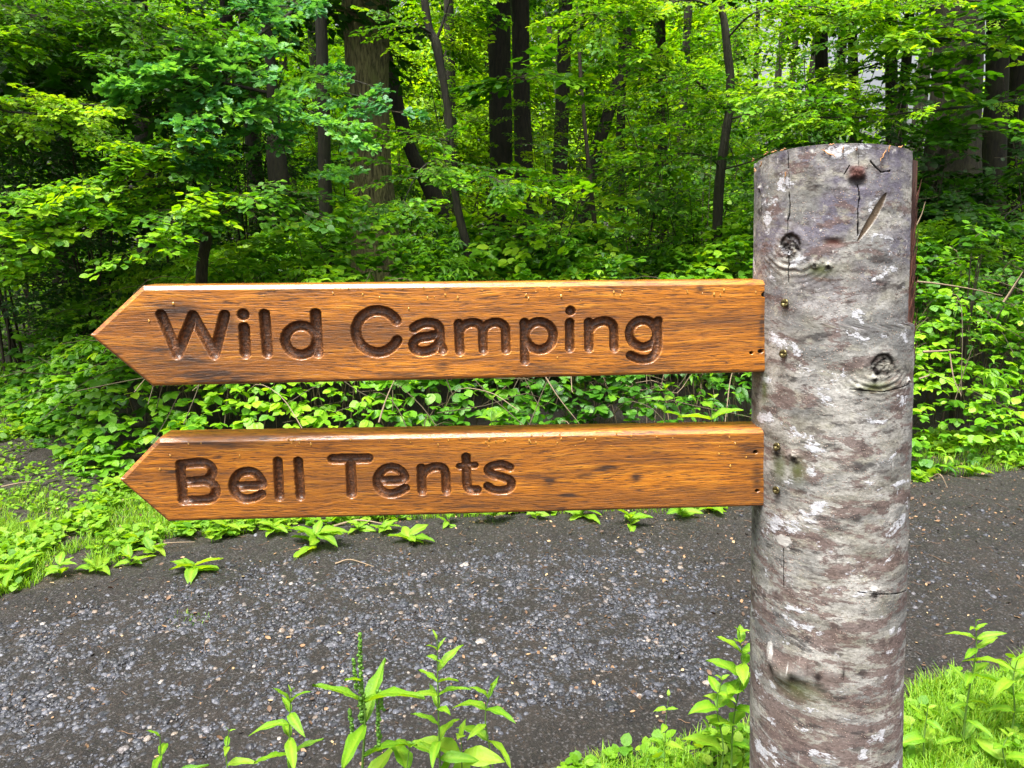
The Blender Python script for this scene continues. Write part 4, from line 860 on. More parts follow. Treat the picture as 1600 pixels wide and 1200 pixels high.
def tree(name, label, cat, Y, pts, top=6, crown=None, limbs=(), fol='far', mat_='bark_dark', lmat='leaf_dark', k=14, seed=0, group=None, tone=0.0, extra=None, wob=.03):
    """crown: (n sprays, z0, z1, radius) scattered canopy; limbs: [(list of (px,py,Y), radius m, n sprays)]"""
    r = np.random.default_rng(seed+1000); P, R = trunk_poly(Y, pts, top)
    base = P[0].copy(); base[2] = float(gz(base[0], base[1]))
    root = empty(name, base, label, cat, group)
    Ps = cat_spline(P, 5); Rs = np.interp(np.linspace(0, 1, len(Ps)), np.linspace(0, 1, len(P)), R)
    mb = MB(); tube(mb, Ps, Rs, k, 0, wob=wob)
    if k > 12:   # flared, fluted foot
        pass
    fb = MB()
    if crown:
        n, z0, z1, rad = crown; zt = P[-1][2]
        nb = max(5, n//34)
        for b_ in range(nb):
            z = r.uniform(z0, min(z1, zt)); j = np.argmin(abs(Ps[:, 2]-z)); s = Ps[j]; a = r.uniform(0, 6.28); L = rad*r.uniform(.55, 1.1)*(1-.45*(z-z0)/(z1-z0+.1))
            e = s+np.array([math.cos(a)*L, math.sin(a)*L, L*r.uniform(.1, .6)]); m_ = (s+e)/2+np.array([0, 0, L*.10])+r.normal(0, .1, 3)
            B = cat_spline([s, m_, e], 5); tube(mb, B, np.linspace(max(.012, Rs[j]*.35), .008, len(B)), 6, 0)
            ns = n//nb; t_ = r.uniform(.25, 1.02, ns); q = np.array([np.interp(t_, np.linspace(0, 1, len(B)), B[:, c]) for c in range(3)]).T
            side = r.choice([-1, 1], ns); q += r.normal(0, 1, (ns, 3))*np.array([.22, .22, .10])*rad*.5
            put_sprays(fb, fol, q, a+side*r.uniform(.2, 1.2, ns), r.normal(0, .22, ns), r.normal(0, .25, ns), r.uniform(.75, 1.25, ns)*(1 if fol != 'lite' else 1.1), seed*7+b_, tone)
    for li_, lb in enumerate(limbs):
        pts_, r0, ns = lb[:3]; fk = lb[3] if len(lb) > 3 else fol; tn = lb[4] if len(lb) > 4 else tone; sc = lb[5] if len(lb) > 5 else 1.0
        B = cat_spline([at(*p) for p in pts_], 6); tube(mb, B, np.linspace(r0, max(.002, r0*.3), len(B)), 6, 0, wob=.05)
        if ns:
            t_ = r.beta(1.3, .9, ns); q = np.array([np.interp(t_, np.linspace(0, 1, len(B)), B[:, c]) for c in range(3)]).T
            d = B[-1]-B[0]; a = math.atan2(d[1], d[0]); side = r.choice([-1, 1], ns)
            dn = r.uniform(-.1, .16, ns)
            put_sprays(fb, fk, q+r.normal(0, .02, (ns, 3)), a+side*r.uniform(.25, 1.1, ns), r.normal(-.08, .18, ns), r.normal(0, .2, ns), sc*r.uniform(.7, 1.1, ns), seed*31+li_, tn)
    if extra: extra(mb, fb, r)
    mb.build('trunk', [M[mat_]], root, base)
    if fb.n: fb.build('crown', [M[lmat], M['twig']], root, base, smooth=True)
    return root
# ------------------------------------------------------------------ THE WOOD, from the path inwards
G1 = 'tall trunks standing in the wood'
G2 = 'young trees in front of the wood'
G3 = 'thin saplings inside the wood'
def limb(*p): return list(p)
# big ridged trunk left of centre
tree('oak_tree', 'stout grey-brown trunk with ridged bark, left of centre behind the boards', 'tree', 8.2, [(570, -10, 34), (573, 60, 32), (575, 150, 30), (578, 250, 31), (584, 340, 34), (590, 420, 40)], 5.5, (420, 5.2, 9, 3.4), fol='lite', mat_='bark', k=26, seed=1, wob=.012)
tree('oak_tree', 'wide furrowed trunk rising to the right of the post', 'tree', 9.5, [(1500, -10, 30), (1497, 90, 32), (1490, 200, 35), (1484, 300, 42), (1474, 400, 50)], 5.5, (420, 5.6, 9, 3.4), fol='lite', mat_='bark_mid', k=26, seed=2, wob=.012)
for i, (Y, pts, lab) in enumerate([
    (11.0, [(779, -10, 17), (781, 120, 16), (783, 260, 17), (780, 420, 19)], 'straight dark trunk above the C of Camping'),
    (12.5, [(812, -10, 13), (815, 150, 12), (820, 300, 14), (822, 420, 15)], 'dark trunk pressed close behind a straight one, above the m of Camping'),
    (13.0, [(884, -10, 10), (880, 130, 10), (876, 240, 11), (872, 420, 13)], 'slim upright dark trunk above the p of Camping'),
    (14.0, [(972, -10, 5), (972, 130, 6), (969, 230, 7), (968, 420, 7)], 'faint straight pole of a tree in the bright gap'),
    (7.0, [(428, 190, 9), (432, 250, 15), (440, 320, 15), (441, 420, 15)], 'black forked trunk under the pale oak leaves'),
    (10.0, [(352, -10, 9), (356, 60, 9), (384, 160, 9), (398, 250, 10), (420, 420, 11)], 'dim leaning trunk above the d of Wild'),
    (9.0, [(598, 60, 8), (612, 130, 11), (640, 230, 9), (683, 320, 14), (694, 420, 15)], 'dark bent trunk emerging right of the stout one'),
    (12.0, [(1560, -10, 14), (1558, 120, 15), (1552, 250, 17), (1550, 420, 18)], 'dark straight trunk at the right edge behind the furrowed one'),
    (13.0, [(1592, -10, 12), (1590, 200, 13), (1588, 420, 14)], 'rightmost of the dark trunks'),
    (15.0, [(1030, 10, 7), (1034, 200, 8), (1036, 420, 9)], 'thin dark trunk in the shade above the g of Camping'),
    (14.0, [(1282, -10, 9), (1284, 120, 9), (1286, 420, 10)], 'thin trunk against the sky gaps above the post'),
    (15.5, [(1330, -10, 6), (1334, 140, 7), (1338, 420, 8)], 'second thin trunk against the sky gaps above the post'),
    (9.5, [(95, 180, 14), (98, 300, 14), (100, 420, 16)], 'shadowed trunk deep behind the leaves at the left edge'),
    (12.0, [(215, -10, 12), (222, 120, 12), (230, 420, 14)], 'shadowed trunk deep in the leaves above the upper arrow tip'),
    (16.0, [(1392, -10, 8), (1394, 420, 9)], 'distant thin trunk just right of the post top'),
    (17.0, [(700, -10, 6), (702, 420, 7)], 'distant thin trunk in the bright gap left of the straight one')]):
    tree('woodland_tree', lab, 'tree', Y, pts, 5 if i != 4 else 2.5, ((110 if 520 < pts[0][0] < 1100 else 400) if i != 4 else 90, 5.0 if i != 4 else 2.2, 9.5, 3.0 if i != 4 else 1.6), fol='lite', mat_='bark_dark', k=12, seed=20+i, group=G1, wob=.02)

# slender dark sapling with a fork, left of centre
tree('forked_sapling', 'slender dark sapling forking above the C of Camping, beside the bright gap', 'tree', 6.0,
     [(662, -12, 5.5), (671, 45, 5.5), (682, 70, 7), (693, 130, 5.5), (702, 190, 5.5), (706, 260, 5), (716, 330, 6), (738, 430, 7)], 1.6,
     limbs=[([(682, 62, 6.0), (692, 35, 6.0), (706, -10, 6.0), (730, -60, 6.0)], .014, 26, 'beech', .1), ([(678, 55, 6.0), (652, 40, 5.9), (610, 30, 5.8)], .012, 9, 'beech', .2, .7),
            ([(704, 222, 6.0), (680, 216, 5.8), (655, 214, 5.6)], .008, 5, 'beech', .1), ([(706, 240, 6), (660, 262, 5.4), (628, 320, 5.1)], .009, 13, 'beech', .05), ([(714, 300, 6), (760, 275, 5.6), (800, 300, 5.3)], .008, 14, 'beech', 0)],
     fol='beech', lmat='leaf', seed=50, group=G2, k=8)
tree('leaning_sapling', 'dark sapling leaning right in the bright gap above the g of Camping', 'tree', 9.0, [(982, 60, 5), (978, 110, 7), (962, 140, 9), (944, 200, 9), (928, 250, 10), (914, 330, 10), (905, 430, 10)], 1.6, (70, 2.6, 4.2, 1.4), fol='beech', lmat='leaf', seed=51, group=G2, k=9)
tree('pole_sapling', 'pale thin pole of a sapling in front of the bright gap', 'tree', 6.4, [(903, 45, 2.2), (908, 130, 2.6), (914, 200, 2.8), (920, 260, 3), (932, 380, 4), (938, 430, 4)], .6,
     limbs=[([(912, 160, 6.4), (880, 120, 6.2), (830, 118, 6.0), (800, 124, 5.8)], .005, 12, 'maple', .15)], fol='beech', lmat='leaf', mat_='bark_stem', seed=52, group=G2, k=7)
tree('dark_sapling', 'wavy dark sapling with spreading branches, just left of the post', 'tree', 6.2,
     [(1120, -15, 4.5), (1131, 30, 5), (1136, 75, 6), (1141, 120, 6), (1140, 170, 6), (1134, 210, 6.5), (1124, 290, 7.5), (1118, 430, 8)], 1.4,
     limbs=[([(1137, 172, 6.2), (1110, 148, 6.1), (1082, 122, 6.0), (1040, 98, 5.9), (960, 56, 5.7)], .014, 34, 'beech', .22),
            ([(1141, 186, 6.2), (1180, 176, 6.0), (1230, 168, 5.8), (1290, 160, 5.5)], .009, 22, 'beech', .1),
            ([(1126, 262, 6.2), (1105, 245, 6.1), (1065, 240, 6.0), (1010, 250, 5.8)], .008, 10, 'beech', 0), ([(1130, 265, 6.2), (1180, 250, 6), (1230, 225, 5.8)], .008, 16, 'beech', 0),
            ([(1136, 60, 6.2), (1180, 20, 6), (1260, 10, 5.8), (1330, 24, 5.6)], .009, 26, 'beech', .25), ([(1128, 20, 6.2), (1080, 0, 6), (1000, 14, 5.8), (930, 24, 5.6)], .009, 32, 'beech', .38)],
     fol='beech', lmat='leaf', seed=53, group=G2, k=9)

# hornbeam: low tiers of bright leaves at the left edge; stem stands outside the frame
tree('hornbeam_tree', 'hornbeam with flat tiers of bright green leaves reaching in from the left edge', 'tree', 5.4, [(-190, 0, 26), (-180, 300, 28), (-175, 500, 30)], 4, (260, 4.2, 6.5, 2.4),
     limbs=[([(-190, 190, 5.4), (-60, 160, 5.1), (40, 158, 4.9), (165, 166, 4.7)], .02, 30, 'beech', .42, .9), ([(-190, 195, 5.5), (-60, 172, 5.2), (30, 176, 5.0), (120, 184, 4.8)], .015, 26, 'beech', .35, .9),
            ([(-190, 60, 5.4), (-30, 30, 5.2), (60, 26, 5.1), (140, 42, 5)], .018, 34, 'beech', .05), ([(-190, 90, 5.4), (-40, 62, 5.2), (20, 60, 5.1)], .015, 20, 'beech', .2),
            ([(-190, 20, 5.4), (60, -10, 5.2), (200, 22, 5.0), (300, 62, 4.9)], .018, 44, 'beech', .05), ([(60, 40, 5.4), (150, 70, 5.1), (200, 92, 4.9)], .01, 18, 'beech', .05, .9),
            ([(-120, 100, 5.8), (40, 110, 5.8), (140, 118, 5.7)], .01, 30, 'beech', -.2)],
     fol='beech', lmat='leaf', mat_='bark_dark', seed=54, group=G2, k=12)
# hazel: arching wand carrying rounded leaves, left
def hazel_extra(mb, fb, r):
    for pts in ([(262, 230, 4.5), (190, 270, 4.45), (130, 305, 4.4), (85, 380, 4.4)], [(180, 370, 4.6), (150, 395, 4.6), (139, 430, 4.6)], [(392, 262, 4.7), (384, 290, 4.7), (372, 304, 4.7)]):
        tube(mb, cat_spline([at(*p) for p in pts], 5), .0022, 5)
tree('hazel_shrub', 'hazel with arching wands of rounded light leaves above the upper arrow tip', 'shrub', 5.0, [(330, 330, 7), (322, 380, 8), (315, 440, 9)], 0,
     limbs=[([(330, 330, 5.0), (280, 262, 4.7), (200, 285, 4.5), (110, 300, 4.4), (40, 308, 4.3)], .008, 30, 'hazel', .22), ([(328, 340, 5.0), (260, 290, 4.7), (190, 330, 4.45), (110, 345, 4.35), (90, 350, 4.3)], .008, 30, 'hazel', .25),
            ([(320, 380, 5.0), (220, 330, 4.6), (110, 370, 4.35), (40, 378, 4.25), (10, 392, 4.2)], .008, 24, 'hazel', .3), ([(110, 372, 4.4), (90, 400, 4.3), (62, 438, 4.25)], .004, 14, 'hazel', .3, .8),
            ([(330, 330, 5.0), (340, 260, 4.8), (290, 240, 4.6), (220, 262, 4.5)], .007, 26, 'hazel', .15), ([(325, 370, 5.0), (300, 320, 4.6), (290, 330, 4.4), (230, 380, 4.3)], .006, 22, 'hazel', .22),
            ([(330, 350, 5.0), (370, 290, 4.7), (350, 320, 4.5), (310, 350, 4.4)], .006, 20, 'hazel', .1), ([(328, 345, 5.1), (420, 300, 4.9), (480, 330, 4.8)], .006, 10, 'hazel', -.1)],
     fol='hazel', lmat='leaf', mat_='bark_stem', seed=55, k=7, extra=hazel_extra)
# oak bough with pale lobed leaves, stem hidden behind
tree('young_oak', 'young oak with pale bluish lobed leaves hanging in front of the stout trunk', 'tree', 6.6, [(500, -10, 8), (505, 150, 9), (508, 300, 10), (512, 430, 11)], 1.5,
     limbs=[([(500, -10, 6.5), (440, 30, 5.6), (400, 60, 5.2), (360, 105, 4.9), (300, 140, 4.7)], .012, 22, 'oak', .2), ([(400, 60, 5.2), (330, 90, 4.9), (270, 122, 4.7), (245, 128, 4.6)], .007, 14, 'oak', .25),
            ([(360, 105, 4.9), (340, 160, 4.7), (318, 190, 4.6), (300, 215, 4.6)], .005, 8, 'oak', .1, .8), ([(505, 120, 6.4), (470, 150, 5.4), (430, 165, 5.0), (385, 178, 4.8)], .008, 16, 'oak', .4),
            ([(430, 165, 5.0), (480, 172, 4.9), (520, 195, 4.8), (552, 222, 4.8)], .006, 18, 'oak', .4, .6), ([(505, 100, 6.4), (540, 120, 5.4), (575, 132, 5.0)], .006, 9, 'oak', 0, .6),
            ([(506, 140, 6.4), (560, 150, 5.4), (600, 172, 5.0)], .006, 6, 'oak', .05, .8), ([(508, 250, 6.4), (515, 270, 5.6), (535, 285, 5.2)], .006, 6, 'oak', .3, .8),
            ([(340, 200, 4.8), (330, 230, 4.7), (305, 250, 4.6)], .004, 7, 'oak', 0, .7), ([(360, 240, 4.9), (350, 290, 4.8), (300, 305, 4.7)], .004, 7, 'oak', .1, .7),
            ([(500, 20, 6.5), (440, 10, 5.6), (380, 20, 5.3)], .008, 9, 'oak', -.1), ([(440, 200, 5.2), (420, 222, 5.0), (402, 200, 4.9)], .004, 7, 'oak', .3, .8)],
     fol='oak', lmat='leaf_oak', mat_='bark_dark', seed=56, k=9, group=G2)
# maple on the right: horizontal tiers reaching left in front of the furrowed trunk
tree('maple_tree', 'young maple with long level tiers of lit leaves over the post top', 'tree', 6.8, [(1640, -10, 14), (1632, 200, 15), (1628, 430, 16)], 2.5, (120, 3.8, 5.5, 1.8),
     limbs=[([(1632, 150, 6.8), (1500, 168, 6.0), (1400, 178, 5.7), (1320, 184, 5.5), (1230, 180, 5.3)], .012, 34, 'beech', .3, .8), ([(1635, 120, 6.8), (1540, 70, 6.2), (1470, 60, 6.0), (1400, 62, 5.8)], .011, 20, 'maple', .3, .8),
            ([(1638, 60, 6.8), (1560, 30, 6.2), (1500, 40, 6)], .010, 16, 'maple', .1), ([(1400, 90, 6.2), (1340, 110, 6.0), (1270, 128, 5.8), (1190, 150, 5.6)], .008, 26, 'beech', .25), ([(1640, 20, 6.8), (1500, 0, 6.2), (1380, 12, 6.0), (1260, 30, 5.8)], .011, 34, 'beech', .3),
            ([(1632, 220, 6.8), (1580, 200, 6.2), (1530, 206, 6.0)], .008, 10, 'maple', -.1), ([(1400, 60, 6.4), (1390, 130, 6.2), (1440, 140, 6.0)], .006, 12, 'maple', -.1),
            ([(1630, 300, 6.6), (1580, 330, 6.0), (1560, 350, 5.8)], .008, 8, 'maple', -.2)],
     fol='maple', lmat='leaf', mat_='bark_dark', seed=57, k=9, group=G2)
# broken understorey shrubs
def shrub(px, Y, h, rad, ns, kind, label, seed, tone=0, lm='leaf', name='understorey_shrub', g='shrubs under the trees', flat=1.0, base=None):
    r = np.random.default_rng(seed); b_ = at(px, 600, Y); b_[2] = float(gz(b_[0], b_[1])); root = empty(name, b_, label, 'shrub', g); mb = MB(); fb = MB()
    nst = 6
    for k in range(nst):
        a = r.uniform(0, 6.28); L = h*r.uniform(.7, 1.05); lean = rad*r.uniform(.3, .9)
        S = cat_spline([b_+r.normal(0, .05, 3)*[1, 1, 0], b_+np.array([math.cos(a)*lean*.35, math.sin(a)*lean*.35, L*.5]), b_+np.array([math.cos(a)*lean, math.sin(a)*lean, L])], 6)
        tube(mb, S, np.linspace(.012, .003, len(S)), 5)
        m_ = ns//nst; t_ = r.uniform(.25 if base is None else base, 1.0, m_); q = np.array([np.interp(t_, np.linspace(0, 1, len(S)), S[:, c]) for c in range(3)]).T
        d = r.uniform(0, 6.28, m_); o_ = r.uniform(0, rad*.55, m_); q += np.stack([np.cos(d)*o_, np.sin(d)*o_, r.normal(0, .08*h, m_)], -1)
        q[:, 2] = np.maximum(q[:, 2], float(gz(b_[0], b_[1]))+.1)
        put_sprays(fb, kind, q, d, r.normal(-.02, .25, m_)*flat, r.normal(0, .28, m_), r.uniform(.7, 1.15, m_), seed*3+k, tone)
    mb.build('stem', [M['bark_stem']], root, b_); fb.build('foliage', [M[lm], M['twig']], root, b_)
for i, (px, Y, h, rad, ns, kind, lab, tone, lm) in enumerate([
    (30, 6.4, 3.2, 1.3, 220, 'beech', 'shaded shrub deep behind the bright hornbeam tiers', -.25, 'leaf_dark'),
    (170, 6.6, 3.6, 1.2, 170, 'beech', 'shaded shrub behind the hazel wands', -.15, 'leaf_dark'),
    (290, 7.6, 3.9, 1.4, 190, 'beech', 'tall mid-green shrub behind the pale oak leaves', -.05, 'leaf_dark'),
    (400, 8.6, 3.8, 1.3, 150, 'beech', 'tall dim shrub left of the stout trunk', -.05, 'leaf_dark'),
    (470, 9.4, 2.2, .9, 90, 'beech', 'lit shrub low against the foot of the stout trunk', .2, 'leaf'),
    (720, 6.8, 1.6, .55, 70, 'hazel', 'light leafy shrub right of the stout trunk above the C of Camping', .2, 'leaf'),
    (640, 10.5, 3.4, 1.2, 130, 'beech', 'bright shrub in the gap right of the stout trunk', .2, 'leaf'),
    (760, 6.9, 1.7, .7, 80, 'hazel', 'leafy shrub below the straight trunk', .15, 'leaf'),
    (835, 6.2, 1.65, .65, 90, 'maple', 'leafy shrub above the p of Camping', .25, 'leaf'),
    (860, 10.5, 3.2, .9, 60, 'beech', 'loose shrub between the slim trunks', .2, 'leaf'),
    (990, 7.2, 2.0, .8, 90, 'beech', 'shrub of thin crossing stems above the g of Camping', .0, 'leaf'),
    (1055, 8.2, 3.3, 1.2, 170, 'beech', 'broad mid-green shrub left of the wavy sapling', .05, 'leaf'),
    (1090, 6.9, 1.9, .8, 90, 'hazel', 'low shrub at the foot of the wavy sapling', .0, 'leaf'),
    (1210, 7.8, 3.0, 1.1, 170, 'beech', 'shrub filling the gap between wavy sapling and post', .05, 'leaf'),
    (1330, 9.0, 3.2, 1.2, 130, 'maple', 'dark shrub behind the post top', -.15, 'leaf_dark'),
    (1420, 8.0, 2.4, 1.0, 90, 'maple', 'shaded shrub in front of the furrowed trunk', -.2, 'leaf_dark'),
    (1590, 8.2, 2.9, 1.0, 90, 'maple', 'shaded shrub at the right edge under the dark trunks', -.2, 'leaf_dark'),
    (1500, 5.2, 1.25, .45, 46, 'hazel', 'sparse light shrub with pale bare twigs, right of the post', .15, 'leaf'),
    (1250, 11, 5.0, 1.7, 90, 'beech', 'tall shrub behind the post with sky showing through', .0, 'leaf'),
    (900, 14, 5.0, 1.8, 170, 'beech', 'tall bright shrub at the back of the gap', .3, 'leaf_far'),
    (720, 15, 5.2, 2.0, 210, 'beech', 'tall yellow-green shrub at the back, left in the gap', .3, 'leaf_far'),
    (1080, 15, 5.0, 1.8, 160, 'beech', 'tall mid-green shrub far behind the wavy sapling', .1, 'leaf_far'),
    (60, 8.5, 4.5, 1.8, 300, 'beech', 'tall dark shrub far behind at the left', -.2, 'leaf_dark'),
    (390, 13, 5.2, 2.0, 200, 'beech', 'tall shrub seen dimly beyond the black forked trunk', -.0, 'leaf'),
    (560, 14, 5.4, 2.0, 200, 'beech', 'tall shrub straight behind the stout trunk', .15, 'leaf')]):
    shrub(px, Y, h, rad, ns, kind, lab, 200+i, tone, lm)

# the far wood closing the view: crowns and poles merging into one mass
mb = MB(); r = np.random.default_rng(300)
for (x0, x1, y0, y1, z0, z1, n, tn, sz) in [(-22, 24, 17, 24, 0, 9, 3600, .10, 1.6), (-26, 26, 27, 38, 0, 9.5, 4200, .45, 2.4), (-9, 10, 26, 34, 2, 13, 2600, .5, 2.2), (-14, -5.5, 10, 17, 0, 6, 1500, -.25, 1.2), (3.2, 9, 12, 17, .5, 2.6, 700, .0, 1.2)]:
    P = np.stack([r.uniform(x0, x1, n), r.uniform(y0, y1, n), r.uniform(z0, z1, n)], -1)
    nz_ = noise2(P[:, 0]*.22, P[:, 2]*.30+P[:, 1]*.1, 77, 3)
    az_ = np.degrees(np.arctan2(P[:, 0], P[:, 1])); el = np.degrees(np.arctan2(P[:, 2]-1.45, P[:, 1]))
    gap = (az_ > 15) & (az_ < 34) & (el > 3.4)
    bright = (az_ > -11) & (az_ < 13) & (P[:, 1] < 24.5)
    keep = (nz_ > -.20) & (~gap | (r.random(n) < .10)) & (~bright | (r.random(n) < .12)); P = P[keep]; k = len(P)
    put_sprays(mb, 'far', P, r.uniform(0, 6.28, k), r.normal(0, .3, k), r.normal(0, .3, k), sz*r.uniform(.7, 1.3, k), int(300+n), tn, noise2(P[:, 0]*.5, P[:, 2]*.6, 78, 2)*.7)
for k in range(70):
    x, y = r.uniform(-22, 24), r.uniform(17, 34); h = r.uniform(9, 15)
    tube(mb, [(x, y, -.2), (x+r.normal(0, .1), y, h*.5), (x+r.normal(0, .3), y, h)], [r.uniform(.08, .2), .1, .05], 7, 1)
o = mb.build('far_woods', [M['leaf_far'], M['bark_dark']]); tag(o, 'bright yellow-green far wood glimpsed between the trunks', kind='stuff')

# ------------------------------------------------------------------ BRAMBLE BANK behind the path
TX = [(-400, 470, 3.3), (0, 470, 3.4), (70, 455, 3.5), (180, 440, 3.7), (230, 415, 3.8), (300, 400, 3.9), (390, 395, 4.1), (520, 400, 4.3), (640, 405, 4.4), (760, 425, 4.5), (900, 430, 4.6), (1100, 425, 4.7), (1250, 400, 4.8), (1450, 345, 4.9), (1560, 370, 5.0), (1700, 380, 5.2), (2000, 400, 5.6)]
BK = np.array([gnd(*p)[:2] for p in [(-900, 640), (-400, 620), (0, 655), (60, 705), (130, 768), (230, 755), (300, 785), (400, 806), (600, 806), (800, 800), (1100, 792), (1300, 768), (1440, 742), (1600, 730), (1900, 716), (2600, 684)]])
def bank_y(x): return np.interp(x, BK[:, 0], BK[:, 1])
def bank_top(x, y):     # height of the thicket over ground
    px = 800+F*x/np.maximum(y, .1)*1.0
    yf = bank_y(x)
    t = y-yf
    rise = np.interp(t, [-.05, .15, .5, 1.1, 2.0, 4], [.0, .22, .55, .95, 1.22, 1.3])
    lf = np.interp(x, [-3.2, -2.3, -1.9, -1.2, 0, 1.2, 2.2, 4], [.75, .80, .98, 1.05, .95, .92, 1.12, 1.05])
    sh = np.interp(x, [-3, -1.9, -1.2, -.3, 1.2, 2], [0, 0, .0, .12, .15, 0])
    rise = np.interp(t-sh, [-.05, .15, .5, 1.1, 2.0, 4], [.0, .22, .55, .95, 1.22, 1.3])
    return rise*lf*(1+.55*noise2(x*1.7+3, y*1.7, 91, 3))
r = np.random.default_rng(92); n = 14500
x = r.uniform(-3.9, 4.8, n*2); t = r.random(n*2)**1.15*3.0-.02; y = bank_y(x)+t
h_ = bank_top(x, y); d = np.minimum(r.exponential(.10, n*2), h_)
keep = (h_ > .05) & (noise2(x*2.6, y*2.6+h_*3, 93, 3) > np.where(x < -.2, -.30, np.where(x < 1.35, -.07, -.17)))
x, y, h_, d, t = [v[keep][:n] for v in (x, y, h_, d, t)]; n = len(x)
z = gz(x, y)+h_-d
# outward leaning: leaves on the steep front face the path
e_ = .06; gx = (bank_top(x+e_, y)-bank_top(x-e_, y))/(2*e_); gy = (bank_top(x, y+e_)-bank_top(x, y-e_))/(2*e_)
out_az = np.arctan2(-gy, -gx); steep = np.clip(np.hypot(gx, gy)/2.0, 0, 1)
mb = MB(); size = r.uniform(.034, .074, n); tone = .54+.10*(x < -.6)-.12*((x > -.2) & (x < 1.35))+.40*noise2(x*1.1, y*1.1, 94, 3)*2+r.normal(0, .16, n)-.55*np.clip(d/.3, 0, 1)*.5  # tone paints the left bank lighter, shade in the hollow and deeper leaves
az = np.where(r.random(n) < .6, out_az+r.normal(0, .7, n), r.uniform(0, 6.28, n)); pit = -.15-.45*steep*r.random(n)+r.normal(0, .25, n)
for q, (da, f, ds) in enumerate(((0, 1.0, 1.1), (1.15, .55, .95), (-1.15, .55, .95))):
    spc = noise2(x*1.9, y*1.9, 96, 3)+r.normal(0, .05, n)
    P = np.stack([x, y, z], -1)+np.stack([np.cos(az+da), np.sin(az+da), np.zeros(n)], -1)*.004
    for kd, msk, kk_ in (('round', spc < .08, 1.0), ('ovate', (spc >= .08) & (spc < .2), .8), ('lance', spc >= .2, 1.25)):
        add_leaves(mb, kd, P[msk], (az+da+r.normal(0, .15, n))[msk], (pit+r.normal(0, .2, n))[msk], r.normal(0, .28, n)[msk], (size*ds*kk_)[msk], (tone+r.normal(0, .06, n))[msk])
# canes and dead stems
for k in range(420):
    x0 = r.uniform(-3.2, 4.2); t0 = r.uniform(.55, 2.0); y0 = float(bank_y(x0))+t0; h0 = float(bank_top(np.array([x0]), np.array([y0]))[0]); a = r.uniform(0, 6.28); L = r.uniform(.3, .9)
    P = [(x0, y0, float(gz(x0, y0))), (x0+.3*L*math.cos(a), y0+.3*L*math.sin(a), h0*.8), (x0+.8*L*math.cos(a), y0+.8*L*math.sin(a), h0*r.uniform(.6, .98)), (x0+1.2*L*math.cos(a), y0+1.2*L*math.sin(a), h0*r.uniform(.4, .9))]
    tube(mb, cat_spline(P, 4), .0026, 4, 1 if k % 3 else 2)
n = 1500; x = r.uniform(-9, 9, n); y = r.uniform(6.2, 17, n); put_sprays(mb, 'far', np.stack([x, y, gz(x, y)+r.uniform(.05, .65, n)], -1), r.uniform(0, 6.28, n), r.normal(.1, .3, n), r.normal(0, .3, n), r.uniform(.7, 1.2, n), 97, .1)
o = mb.build('bramble_undergrowth', [M['leaf_bramble'], M['twig'], M['dry']]); tag(o, 'dense bank of bright bramble leaves along the far side of the path', kind='stuff')

# dead branches poking from the undergrowth right of the post and between the boards
def dead(pts, r0, label):
    P = [at(*p) for p in pts]; o = empty('dead_branch', P[0], label, 'branch', 'bare branches in the undergrowth'); mb = MB(); S = cat_spline(P, 5); tube(mb, S, np.linspace(r0, r0*.35, len(S)), 6, wob=.08); mb.build('wood', [M['dry']], o, P[0])
dead([(1432, 440, 4.0), (1470, 444, 4.05), (1520, 452, 4.1), (1566, 462, 4.15)], .006, 'long pale bare branch lying level in the leaves right of the post')
dead([(1568, 472, 4.1), (1582, 450, 4.1), (1598, 425, 4.1)], .006, 'short bare branch rising at the right edge')
dead([(1442, 550, 3.9), (1475, 548, 3.9), (1492, 546, 3.9)], .007, 'pale broken branch end beside the middle of the post')
dead([(1484, 552, 3.9), (1490, 590, 3.85), (1502, 618, 3.8)], .004, 'thin bare twig hanging below the broken branch end')
dead([(1436, 592, 3.9), (1450, 587, 3.9), (1453, 584, 3.9)], .005, 'grey stub of a branch close against the post')
dead([(592, 660, 3.6), (604, 622, 3.65), (618, 590, 3.7)], .005, 'pair of pale stems between the boards under the C of Camping')
dead([(850, 585, 3.9), (872, 620, 3.85), (905, 662, 3.8)], .004, 'dark bent twig in the shadow between the boards')
dead([(1432, 352, 4.2), (1440, 335, 4.2), (1446, 315, 4.2)], .004, 'thin bare twig standing beside the torn post edge')

